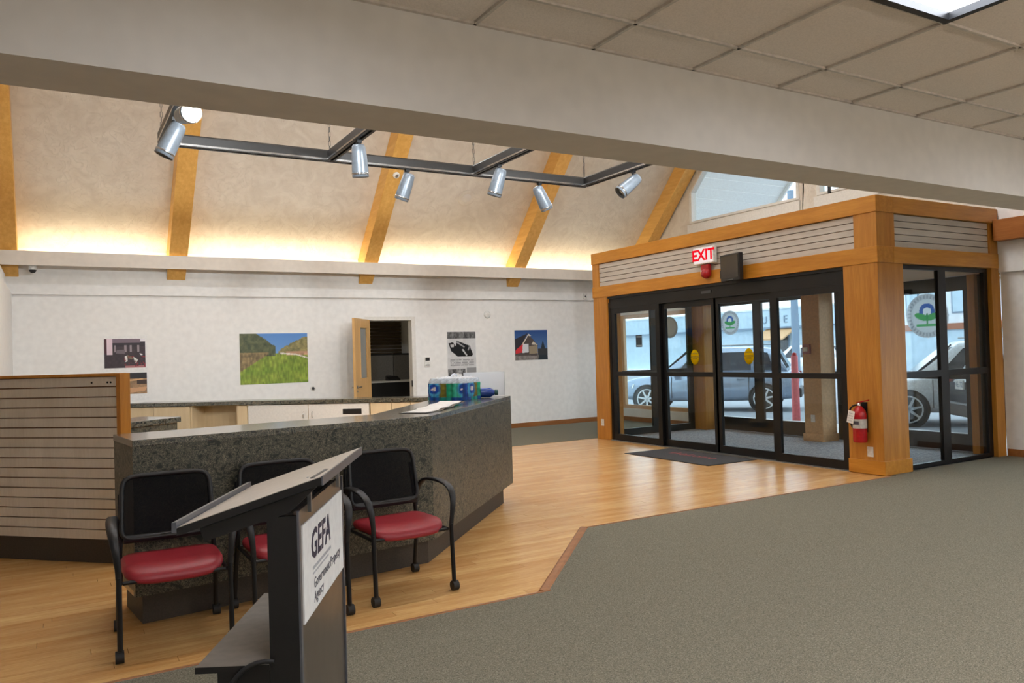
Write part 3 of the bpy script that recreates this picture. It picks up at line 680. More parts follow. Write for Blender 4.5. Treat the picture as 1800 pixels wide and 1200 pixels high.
def car(name, label, loc, rz, paint, L=4.6, Wd=1.84, roof=1.62, suv=True, plate=None):
    c = thing(name, label, 'car', loc, rz); M = PM[c.name]; hw = Wd/2; h0 = .28
    hood = .98 if suv else .88; belt = 1.02 if suv else .92
    st = [(-L/2, .55, .95*hood), (-L/2+.12, .34, belt), (-L/2+.6, .30, belt+.02), (-.6, h0, belt), (.55, h0, belt-.01), (1.0, h0, hood+.02), (L/2-.55, .30, hood-.08), (L/2-.15, .36, hood-.18), (L/2, .5, hood-.32)]
    rings = []
    for i, (x, zb, zt) in enumerate(st):
        k = {0: .88, len(st)-1: .82, 1: .95, len(st)-2: .93}.get(i, 1); w = hw*k; zm = (zb+zt)/2
        half = [(w*.86, zb), (w*.98, zb+.12), (w, zm), (w*.97, zt-.06), (w*.86, zt), (w*.4, zt+.03)]
        rings.append([Vector((x, y, z)) for y, z in half]+[Vector((x, -y, z)) for y, z in reversed(half)])
    MB().loft(rings).xf(M).build('body', paint, c)
    rear = -L/2+(.25 if suv else .75)
    gs = [(rear, belt-.02, .78, .0), (rear+.3, belt-.02, .84, .9), (rear+.75, belt-.02, .86, 1.0), (-.1, belt-.02, .86, 1.0), (.35, belt-.02, .86, .97), (1.15, belt-.04, .84, .03)]
    rg = []
    for x, zb, wk, hk in gs:
        w = hw*wk; zt = zb+.01+(roof-belt)*hk; wt = w*(1-.16*hk)
        half = [(w, zb), ((w+wt)/2+.01, (zb+zt)/2), (wt, zt-.03*hk), (wt*.85, zt), (wt*.3, zt+.02*hk)]
        rg.append([Vector((x, y, z)) for y, z in half]+[Vector((x, -y, z)) for y, z in reversed(half)])
    MB().loft(rg).xf(M).build('cabin', paint, c)
    def wq(x, f, s):   # a point on the cabin side
        xs = [g[0] for g in gs]; hk = float(np.interp(x, xs, [g[3] for g in gs])); wk = float(np.interp(x, xs, [g[2] for g in gs]))
        zb = belt-.02; w = hw*wk; wt = w*(1-.16*hk); zt = zb+(roof-belt)*hk
        return Vector((x, s*((w+(wt-w)*f)+.012), zb+(zt-zb)*f))
    for s in (-1, 1):
        for xa, xb, xc, xd in ((rear+.35, rear+.85, rear+.85, rear+.5), (rear+.92, -.18, -.18, rear+.92), (-.1, .72, .28, -.1)):
            p = [wq(xa, .12, s), wq(xb, .12, s), wq(xc, .84, s), wq(xd, .84, s)]
            off = Vector((0, s*.006, 0)); MB().add([M @ v for v in p]+[M @ (v+off) for v in p], [(0, 1, 2, 3), (4, 7, 6, 5), (0, 4, 5, 1), (1, 5, 6, 2), (2, 6, 7, 3), (3, 7, 4, 0)]).build('side_window', 'car_glass', c)
    def quad(p, nm, mt, off):
        off = Vector(off); MB().add([M @ Vector(v) for v in p]+[M @ (Vector(v)+off) for v in p], [(0, 1, 2, 3), (4, 7, 6, 5), (0, 4, 5, 1), (1, 5, 6, 2), (2, 6, 7, 3), (3, 7, 4, 0)]).build(nm, mt, c)
    wz = belt+.05; tz = belt+(roof-belt)*.88
    quad([(1.09, -hw*.76, wz), (1.09, hw*.76, wz), (.46, hw*.62, tz), (.46, -hw*.62, tz)], 'windshield', 'car_glass', (.02, 0, .02))
    quad([(rear+.015, -hw*.7, wz+.06), (rear+.015, hw*.7, wz+.06), (rear+.27, hw*.6, tz-.02), (rear+.27, -hw*.6, tz-.02)], 'rear_window', 'car_glass', (-.03, 0, .02))
    wr = .35 if suv else .32
    for x in (-L/2+.85, L/2-.85):
        for s in (-1, 1):
            cc = M @ Vector((x, s*(hw-.1), wr)); ax = M.to_3x3() @ Vector((0, s, 0))
            MB().lathe([(wr*1.13, 0), (wr*1.13, .112)], cc, 24, ax).build('wheel_arch', 'rubber', c)
            t = MB().lathe([(wr*.6, 0), (wr*.95, 0), (wr, .04), (wr, .09), (wr*.94, .128), (wr*.78, .132)], cc, 24, ax).build('tyre', 'rubber', c)
            rm = MB().lathe([(wr*.78, .10), (wr*.78, .136), (wr*.70, .136), (wr*.68, .118), (.0, .118)], cc, 24, ax)
            a = ax.orthogonal().normalized(); b = ax.cross(a)
            for k in range(7):
                d = math.cos(2*PI*k/7)*a+math.sin(2*PI*k/7)*b; e = ax.cross(d)
                p = cc+ax*.122; rm.add([p+e*.03, p-e*.03, p+d*wr*.72-e*.018, p+d*wr*.72+e*.018, p+e*.03+ax*.012, p-e*.03+ax*.012, p+d*wr*.72-e*.018+ax*.012, p+d*wr*.72+e*.018+ax*.012], [(0, 1, 2, 3), (4, 7, 6, 5), (0, 4, 5, 1), (1, 5, 6, 2), (2, 6, 7, 3), (3, 7, 4, 0)])
            rm.build('rim', 'rim_silver', t)
    for s in (-1, 1):
        MB().add([M @ Vector(v) for v in [(L/2-.5, s*hw*.985, hood-.22), (L/2-.05, s*hw*.80, hood-.28), (L/2-.02, s*hw*.74, hood-.36), (L/2-.45, s*hw*.99, hood-.34), (L/2-.55, s*hw*.8, hood-.2), (L/2-.2, s*hw*.6, hood-.3), (L/2-.2, s*hw*.6, hood-.36), (L/2-.5, s*hw*.8, hood-.36)]], [(0, 1, 2, 3), (4, 7, 6, 5), (0, 4, 5, 1), (1, 5, 6, 2), (2, 6, 7, 3), (3, 7, 4, 0)]).build('headlight', 'white_plastic', c)
        B(-L/2-.01, -L/2+.2, s*hw*.78-.1, s*hw*.78+.1, .78, 1.0).xf(M).build('tail_light', 'tail_red', c)
        B(.62, .8, s*hw*.95-.02*s, s*(hw+.16), belt+.0, belt+.13).xf(M).build('mirror', paint, c) if s > 0 else B(.62, .8, -hw-.16, -hw*.95+.02, belt, belt+.13).xf(M).build('mirror', paint, c)
        for x in (.15, -.95): B(x-.1, x+.1, s*hw-.012, s*hw+.022, belt-.17, belt-.135).xf(M).build('door_handle', paint, c)
        for x in (.85, -.15, -1.15): B(x-.006, x+.006, s*hw-.02, s*hw+.004, .38, belt-.08).xf(M).build('door_seam', 'rubber', c)
    B(-L/2-.06, -L/2+.15, -hw*.86, hw*.86, .36, .6).xf(M).build('rear_bumper', 'black_plastic' if suv else paint, c, bevel=.03)
    B(L/2-.12, L/2+.05, -hw*.76, hw*.76, .34, .56).xf(M).build('front_bumper', paint, c, bevel=.03)
    B(L/2-.1, L/2+.02, -hw*.5, hw*.5, .56, .7).xf(M).build('grille', 'black_plastic', c)
    if plate:
        p = B(-L/2-.085, -L/2-.055, -.16, .16, .84, 1.0).xf(M).build('licence_plate', 'white_plastic', c)
        text(plate, .13, 'facade_trim', c, M @ frame_M((-L/2-.087, 0, .92), (0, -1, 0), (0, 0, 1)), .001)
    if suv:
        for s in (-1, 1): MB().path([M @ Vector((x, s*hw*.66, roof+.06)) for x in (rear+.5, -.6, .2)], .02, 6).build('roof_rail', 'grey_metal', c)
    return c
car('silver_car', 'silver car parked at an angle beyond the sliding doors', (15.53, 15.99, -.12), math.atan2(2.41, -1.85), 'car_silver', 4.74, 1.84, 1.68, True)
car('white_suv', 'white sport utility car with spoked wheels right of the wide corner post', (16.13, 9.08, -.12), math.atan2(.796, -.605), 'car_white', 4.3, 1.9, 1.68)
car('dark_suv', 'dark sport utility car with its rear plate facing the entrance', (15.4, 6.41, -.12), math.atan2(-.626, .78), 'car_dark', 4.6, 1.9, 1.72, True, 'HE 72')
car('white_sedan', 'white sedan parked farther across the street', (34, 28.2, -.12), math.atan2(1, -.5), 'car_white', 4.6, 1.82, 1.7, True)
rs = thing('red_marker', 'red sidewalk marker post standing outside the doors', 'marker post', (13.55, 11.4, -.12))
MB().lathe([(.2, 0), (.2, .05), (.06, .06)], (13.55, 11.4, -.12), 16).build('base', 'rubber', rs); MB().tube((13.55, 11.4, -.06), (13.55, 11.4, 1.35), .085, 14, .07).build('post', 'marker_red', rs)
MB().lathe([(.05, 0), (.05, .05), (0, .07)], (13.55, 11.4, 1.35), 12).build('cap', 'red_paint', rs)

# ------------------------------------------------------------------ office behind the doorway
of = thing('wall_office', 'dim office room behind the doorway', 'room', (5.6, 16, 0), kind='structure')
B(3.2, 8.6, 18.6, 18.7, 0, 3.2).build('rear_wall', 'wall_paint', of); B(3.1, 3.2, YB+.14, 18.7, 0, 3.2).build('side_wall', 'wall_paint', of); B(8.6, 8.7, YB+.14, 18.7, 0, 3.2).build('side_wall', 'wall_paint', of)
B(3.1, 8.7, YB+.14, 18.7, 2.95, 3.05).build('office_ceiling', 'wall_paint', of); B(3.1, 8.7, YB+.14, 18.7, -.1, 0).build('office_floor', 'carpet', of)
ss = thing('office_slatwall', 'brown slatted panel high on the office wall', 'slat panel', (6.6, 18.5, 1.9))
for k in range(10): B(5.2, 7.55, 18.53, 18.585, 1.62+k*.085, 1.62+k*.085+.072).build('slat', 'office_slat', ss)
for i, (xa, xb, lab) in enumerate(((5.2, 7.18, 'left dark grey partition panel in the office'), (7.2, 8.5, 'right dark grey partition panel in the office'))):
    pp = thing('office_partition', lab, 'partition', (xa, 18.2, 0), group='grey office partitions'); B(xa, xb, 18.2, 18.25, .1, 1.62).build('panel', 'partition_grey', pp); B(xa, xb, 18.19, 18.26, 1.62, 1.66).build('cap', 'black_plastic', pp)
    for xx in (xa+.1, xb-.2): B(xx, xx+.08, 18.15, 18.3, 0, .1).build('foot', 'black_plastic', pp)
dk = thing('office_desk', 'dark office desk with a pale top seen through the doorway', 'desk', (7, 17.6, 0)); B(5.3, 8.3, 17.3, 17.95, .98, 1.02).build('top', 'white_trim', dk); B(5.35, 8.25, 17.35, 17.4, .05, .98).build('front_panel', 'desk_dark', dk)
B(5.4, 5.46, 17.4, 17.9, 0, .98).build('side_panel', 'desk_dark', dk); B(8.14, 8.2, 17.4, 17.9, 0, .98).build('side_panel', 'desk_dark', dk)
for i, (xx, lab) in enumerate(((6.75, 'black phone console on the office desk, left'), (7.45, 'black device on the office desk, right'))):
    ph = thing('desk_phone', lab, 'phone', (xx, 17.5, 1.02), group='devices on the office desk'); MB().prism([(17.42, 1.02), (17.62, 1.02), (17.62, 1.12), (17.42, 1.05)], xx, xx+.3, 'x').build('base', 'black_plastic', ph); B(xx+.02, xx+.08, 17.43, 17.62, 1.1, 1.14).build('handset', 'black_plastic', ph)
for i, (xx, lab) in enumerate(((6.35, 'left dark spotlight on the office ceiling'), (6.75, 'right dark spotlight on the office ceiling'))):
    t = thing('office_spotlight', lab, 'spotlight', (xx, 16.6, 2.95), group='office ceiling spotlights'); MB().tube((xx, 16.6, 2.95), (xx, 16.6, 2.85), .015, 6).build('stem', 'black_metal', t); MB().tube((xx, 16.6, 2.87), (xx+.03, 16.55, 2.68), .05, 12).build('can', 'black_metal', t)
ol = thing('office_fill_light', 'added fill panel brightening the office, out of sight', 'light', (4.2, 16.6, 2.9)); B(3.6, 4.8, 16.3, 16.9, 2.9, 2.949).build('housing', 'white_trim', ol); B(3.65, 4.75, 16.35, 16.85, 2.893, 2.8995).build('diffuser', 'office_fill_glow', ol)  # unseen lamp panel added to lift the dark office
# the open door leaf
hx, hy = DX0, YB-.03
ang = math.atan2(-.8, -.6)
dl = thing('door_leaf', 'birch office door standing open with a narrow glass lite', 'door', (hx, hy, 0), ang)
def LB(x0, x1, y0, y1, z0, z1): return B(x0, x1, y0, y1, z0, z1).xf(PM[dl.name])
MB().box(0, .93, -.022, .022, .01, 1.2).box(0, .93, -.022, .022, 2.12, 2.29).box(0, .22, -.022, .022, 1.2, 2.12).box(.62, .93, -.022, .022, 1.2, 2.12).xf(PM[dl.name]).build('slab', 'birch', dl)
LB(.22, .62, -.004, .004, 1.2, 2.12).build('lite', 'lite_glass', dl)
MB().box(.205, .22, -.03, .03, 1.19, 2.13).box(.62, .635, -.03, .03, 1.19, 2.13).box(.22, .62, -.03, .03, 1.185, 1.2).box(.22, .62, -.03, .03, 2.12, 2.135).xf(PM[dl.name]).build('lite_frame', 'birch', dl)
for s in (-1, 1):
    h = MB().tube((.86, s*.022, 1.05), (.86, s*.075, 1.05), .012, 8).tube((.86, s*.07, 1.05), (.74, s*.07, 1.05), .01, 8).tube((.86, s*.022, 1.05), (.86, s*.03, 1.05), .03, 12); h.xf(PM[dl.name]).build('lever_handle', 'chrome', dl)
    MB().tube((.86, s*.022, .97), (.86, s*.034, .97), .016, 10).xf(PM[dl.name]).build('lock', 'chrome', dl)

# ------------------------------------------------------------------ reception counter
ZT, ZB = 1.112, .18
cL, cC, cR = Vector((.385, 5.19)), Vector((2.445, 5.45)), Vector((4.22, 7.32))
def off(p, q, d):
    t = (q-p).normalized(); return Vector((-t.y, t.x))*d
def inter(p, d, q, e):
    k = (q-p); det = d.x*(-e.y)+e.x*d.y; s = (k.x*(-e.y)+e.x*k.y)/det; return p+d*s
def offset_chain(d, endL=0, endR=0):
    n1 = off(cL, cC, d); n2 = off(cC, cR, d); t1 = (cC-cL).normalized(); t2 = (cR-cC).normalized()
    return [cL+n1+t1*endL, inter(cL+n1, t1, cC+n2, t2), cR+n2-t2*endR]
DP = .56
rc = thing('reception_counter', 'dark green grey laminate reception counter with an angled front', 'counter', (2.4, 5.8, 0))
def chain_prism(d0, d1, z0, z1, eL=0, eR=0, seg=None):
    a = offset_chain(d0, eL, eR); b = offset_chain(d1, eL, eR)
    if seg == 0: poly = [a[0], a[1], b[1], b[0]]
    elif seg == 1: poly = [a[1], a[2], b[2], b[1]]
    else: poly = [a[0], a[1], a[2], b[2], b[1], b[0]]
    return MB().prism([tuple(p) for p in poly], z0, z1)
_a = offset_chain(0); _b = offset_chain(DP); _t2 = (cR-cC).normalized(); _b[2] = cR+Vector((-_t2.y, _t2.x))*.78
MB().prism([tuple(p) for p in (_a[0], _a[1], _a[2], _b[2], _b[1], _b[0])], ZT-.04, ZT).build('top', 'laminate', rc, bevel=.003)
chain_prism(0, .05, ZB, ZT-.04, seg=0).build('front_panel', 'laminate_front', rc); chain_prism(0, .05, ZB, ZT-.04, seg=1).build('front_panel', 'laminate_front', rc)
chain_prism(.05, DP-.02, ZB, ZB+.03).build('bottom_panel', 'laminate', rc)
chain_prism(.05, DP-.02, ZB+.03, ZT-.04, 0, 0, 0).build('body', 'laminate_front', rc); chain_prism(.05, DP-.02, ZB+.03, ZT-.04, 0, 0, 1).build('body', 'laminate_front', rc)
chain_prism(.06, DP-.06, .0, ZB, .05, .2).build('kick_plinth', 'kick_dark', rc)
# screen panel of slats at 45 degrees
sdir = Vector((-.7071, .7071)); p0 = Vector((.49, 6.92))
scr = thing('slatwall_screen', 'pale grey slatwall screen with a wood edge frame at the left', 'slatwall screen', (p0.x, p0.y, 0), math.atan2(sdir.y, sdir.x))
SLn = 3.0; MS = PM[scr.name]
# local x runs left along the screen, local -y... front faces (-,-) side
def SB(x0, x1, y0, y1, z0, z1): return B(x0, x1, y0, y1, z0, z1).xf(MS)
SB(.03, SLn, -.02, .05, .19, 1.485).build('backing', 'slat_groove', scr)
ns = 16; sh = (1.478-.19)/ns
for k in range(ns):
    z0 = .19+k*sh
    pass
wood('slat_wood_d', (234, 229, 220), (212, 205, 194), 'z', .6, 18, .3, True, .14)
for k in range(ns):
    z0 = .19+k*sh; SB(.035, SLn, .05, .068, z0+.004, z0+sh-.005).build('slat', 'slat_wood_d', scr)
SB(0, .035, -.025, .085, .0, 1.50).build('end_post', 'timber_z', scr); SB(.035, SLn, -.025, .085, 1.48, 1.502).build('cap_rail', 'timber', scr)
SB(.05, SLn, -.01, .04, 0, .19).build('kick', 'kick_dark', scr)
for xx in (.1, .13, .28): MB().tube(MS @ Vector((xx, .066, 1.43)), MS @ Vector((xx, .071, 1.43)), .008, 8).build('screw', 'black_metal', scr)
# rear counter at roughly 40 degrees with cabinets
A0 = Vector((1.0, 13.95)); A1 = Vector((5.2, 10.53)); ZK = .95
rdir = (A1-A0).normalized(); rl = (A1-A0).length
kc = thing('back_worktop', 'dark laminate worktop on the rear cabinets behind the reception', 'worktop', (A0.x, A0.y, ZK-.06), math.atan2(rdir.y, rdir.x)); MK = PM[kc.name].copy()
B(-.0, rl, -.02, .42, 0, .06).xf(MK).build('top', 'laminate', kc, bevel=.003)
MK0 = Matrix.Translation((A0.x, A0.y, 0)) @ Matrix.Rotation(math.atan2(rdir.y, rdir.x), 4, 'Z')
def px_to_t(px):  # parameter along the rear counter
    return (px-226)/(800-226)
def cab(name, lab, t0, t1, kind, handle=None, slot=False):
    c = thing(name, lab, 'cabinet', tuple(MK0 @ Vector((t0, 0, 0))), math.atan2(rdir.y, rdir.x), group='rear reception cabinets')
    def KB(x0, x1, y0, y1, z0, z1): return B(x0, x1, y0, y1, z0, z1).xf(MK0)
    zt = ZK-.062
    KB(t0+.001, t0+.02, .02, .40, .1, zt).build('side', 'maple_panel', c); KB(t1-.02, t1-.001, .02, .40, .1, zt).build('side', 'maple_panel', c)
    KB(t0+.02, t1-.02, .38, .40, .1, zt).build('back', 'maple_panel', c); KB(t0+.02, t1-.02, .02, .38, .1, .12).build('bottom', 'maple_panel', c); KB(t0+.02, t1-.02, .08, .38, 0, .1).build('plinth', 'kick_dark', c)
    if kind == 'open':
        KB(t0+.02, t1-.02, .04, .38, .45, .47).build('shelf', 'maple_panel', c)
    else:
        d = KB(t0+.004, t1-.004, 0, .02, .1, zt-.01).build('door', 'white_trim' if kind == 'white' else 'maple_panel', c)
        if handle is not None:
            x = t0+.07 if handle < 0 else t1-.07
            MB().path([MK0 @ Vector((x, y, z)) for y, z in ((0, zt-.22), (-.03, zt-.21), (-.035, zt-.17), (-.03, zt-.13), (0, zt-.12))], .006, 6).build('handle', 'chrome', d)
        if slot: KB(t1-.42, t1-.12, -.004, .001, zt-.17, zt-.09).build('slot', 'black_plastic', d)
    return c
cab('rear_cabinet', 'rear cabinet half hidden by the slatwall screen', .0, .42, 'maple')
cab('rear_cabinet', 'maple rear cabinet left of the open shelf', .425, 1.05, 'maple')
cab('open_shelf_cabinet', 'open rear cabinet with a bare shelf', 1.055, 1.85, 'open')
cab('rear_cabinet', 'narrow maple rear cabinet right of the open shelf', 1.855, 2.02, 'maple')
cab('rear_cabinet', 'white rear cabinet with a handle at its right', 2.03, 3.02, 'white', 1)
cab('rear_cabinet', 'white rear cabinet with a black slot', 3.025, 4.0, 'white', -1, True)
cab('rear_cabinet', 'maple rear cabinet past the black slot one, first', 4.02, 4.35, 'maple')
cab('rear_cabinet', 'maple rear cabinet past the black slot one, second', 4.355, 4.65, 'maple')
cab('rear_cabinet', 'maple rear cabinet at the right end of the row', 4.655, 5.35, 'maple')
# return counter behind the screen
rt = thing('return_desk', 'dark laminate return desk just behind the slatwall screen', 'desk', (1.24, 9.78, 0), math.atan2(-.62, -.785)); MR = PM[rt.name]
B(0, 1.9, -.6, 0, .89, .95).xf(MR).build('top', 'laminate', rt, bevel=.003); B(.03, 1.85, -.05, -.03, .02, .89).xf(MR).build('front_panel', 'laminate_front', rt); B(.03, .06, -.57, -.05, .02, .89).xf(MR).build('end_panel', 'maple_panel', rt); B(1.82, 1.85, -.57, -.05, .02, .89).xf(MR).build('end_panel', 'maple_panel', rt)
B(.06, 1.82, -.5, -.08, 0, .02).xf(MR).build('foot_rail', 'kick_dark', rt)
# things on the counter ------------------------------------------------
def water_pack():
    rz = .59; w = thing('water_bottle_pack', 'shrink wrapped pack of water bottles with blue and green print', 'water pack', (3.533, 7.275, ZT), rz); M = PM[w.name]
    nx, ny = 5, 6; p = .069; hx, hy = nx*p/2, ny*p/2; H = .22
    per = []
    for i in range(nx): per += [(-hx+p*(i+f), -hy, (0, -1)) for f in (0, .25, .5, .75)]
    for i in range(ny): per += [(hx, -hy+p*(i+f), (1, 0)) for f in (0, .25, .5, .75)]
    for i in range(nx): per += [(hx-p*(i+f), hy, (0, 1)) for f in (0, .25, .5, .75)]
    for i in range(ny): per += [(-hx, hy-p*(i+f), (-1, 0)) for f in (0, .25, .5, .75)]
    rings = []; zs = np.linspace(0.001, H, 26)
    cols = []
    for zi, z in enumerate(zs):
        f = z/H; shrink = 0 if f < .72 else (f-.72)**2*1.1
        ring = []
        for k, (x, y, n) in enumerate(per):
            sc = .018*abs(math.sin(PI*(k % 4)/4)); r = .006*math.sin(f*19+k)
            c = .9-(.0 if not (abs(x) > hx-.001 and abs(y) > hy-.001) else .05)
            ring.append(M @ Vector(((x*c/.9+n[0]*(sc+r*.3))*(1-shrink), (y*c/.9+n[1]*(sc+r*.3))*(1-shrink), z)))
            t = k/len(per)*len(per)/4
            u = (k+.5)/4
            j = int(u) % 3; base = np.array([(28, 74, 160), (30, 132, 170), (24, 140, 104)][(int(u*.45)) % 3], float)
            if f > .80: base = np.array((206, 216, 226), float)*(.85+.15*((k*7+zi*3) % 5)/5)
            else:
                side = int(u*4/(2*(nx+ny)*4)*4); v_ = (u/(2*(nx+ny)))*9
                band = [(22, 66, 150), (34, 130, 176), (120, 112, 44), (30, 150, 110), (64, 178, 150), (60, 150, 200)][int(v_*1.9) % 6]
                base = np.array(band, float)*(.8+.4*vnoise(np.array([u]), np.array([f*4]), 1.7, 2.2, 5)[0])
                du = (u % 5)-2.2; dv = (f-.52)*3.4; rr_ = math.hypot(du, dv)
                if rr_ < 1.15: base = np.array((70, 160, 205), float)
                if rr_ < .8: base = np.array((30, 70, 160), float)
                if rr_ < .35: base = np.array((236, 230, 230), float)
                if f < .16: base = np.array((30, 140, 130), float) if int(u/2) % 2 else np.array((26, 74, 150), float)
                if k % 4 == 0: base = base*.7+20
            cols.append(base)
        rings.append(ring)
    m = MB().loft(rings, cap=False); o = m.build('wrap', 'print_gloss', w)
    at = o.data.color_attributes.new('print', 'FLOAT_COLOR', 'POINT'); cc = np.ones((len(cols), 4), np.float32); cc[:, :3] = lin(np.clip(np.array(cols), 0, 255)); at.data.foreach_set('color', cc.ravel())
    # bumpy top film
    g = 25; vs = []; fs = []
    for j in range(g):
        for i in range(g):
            x = (-1+2*i/(g-1))*hx*.915; y = (-1+2*j/(g-1))*hy*.915
            fx = math.cos((x/p)*2*PI+PI*(nx % 2 == 0)); fy = math.cos((y/p)*2*PI+PI*(ny % 2 == 0))
            ed = min(1, 4*min(1-abs(-1+2*i/(g-1)), 1-abs(-1+2*j/(g-1)))+.0)
            vs.append(M @ Vector((x, y, H-.004+ed*(.014+.010*fx*fy))))
    for j in range(g-1):
        for i in range(g-1): fs.append((j*g+i, j*g+i+1, (j+1)*g+i+1, (j+1)*g+i))
    MB().add(vs, fs, True).build('top_film', 'film', w)
    MB().path([M @ Vector((x, 0, z)) for x, z in ((-.06, H+.01), (-.04, H+.035), (0, H+.042), (.04, H+.035), (.06, H+.01))], .008, 6).build('carry_strap', 'film', w)
plain('film', (214, 220, 228), .15, 0, .6, .1, 30)
water_pack()
bt = thing('blue_bottle', 'blue bottle lying behind the water pack', 'bottle', (3.88, 7.22, ZT)); MB().lathe([(.0, 0), (.045, .005), (.05, .03), (.05, .14), (.03, .18), (.022, .19)], (3.80, 7.30, ZT+.052), 16, (.9, -.42, 0)).build('body', 'bottle_blue' if 'bottle_blue' in MATS else 'car_dark', bt)
plain('bottle_green', (10, 66, 66), .3); bt.children[0].data.materials[0] = MATS['bottle_blue']
MB().lathe([(.03, .19), (.03, .225), (.0, .226)], (3.80, 7.30, ZT+.052), 16, (.9, -.42, 0)).build('cap', 'bottle_green', bt)
ac = thing('acrylic_shield', 'milky acrylic sheet standing on the right end of the counter', 'acrylic sheet', (4.02, 7.5, ZT), math.atan2(-.12, .3))
MA = PM[ac.name]; B(-.24, .20, -.003, .003, 0, .262).xf(MA).build('sheet', 'acrylic', ac); B(.1995, .2025, -.004, .004, .0, .262).xf(MA).build('edge', 'lectern_edge', ac); B(-.2, .1, -.05, .05, 0, .006).xf(MA).build('foot', 'acrylic', ac)
for i, (x, y, a, w_, h_, lab) in enumerate(((2.56, 5.90, .70, .30, .21, 'white brochure nearest the bend of the counter'), (2.80, 6.17, .76, .30, .21, 'white brochure in the middle of the counter papers'), (3.04, 6.46, .80, .30, .21, 'white brochure nearest the water pack'))):
    b = thing('brochure', lab, 'brochure', (x, y, ZT+.007*i), a, 'papers on the counter'); M = PM[b.name]
    for q, (mt, dz) in enumerate((('car_dark', .0), ('paper', .004))):
        vs = []; n = 9
        for k in range(n):
            u = -1+2*k/(n-1)
            for s in (-1, 1): vs.append(M @ Vector((u*(w_/2+(0 if q else .018))+(.006 if q else 0), s*(h_/2+(0 if q else .02))-(0 if q else .012), .001+dz+.012*abs(u)**3*(u > 0))))
        fs = [(2*k, 2*k+2, 2*k+3, 2*k+1) for k in range(n-1)]
        o = MB().add(vs, fs).build('cover' if q == 0 else 'top_sheet', mt, b); so = o.modifiers.new('thick', 'SOLIDIFY'); so.thickness = .002

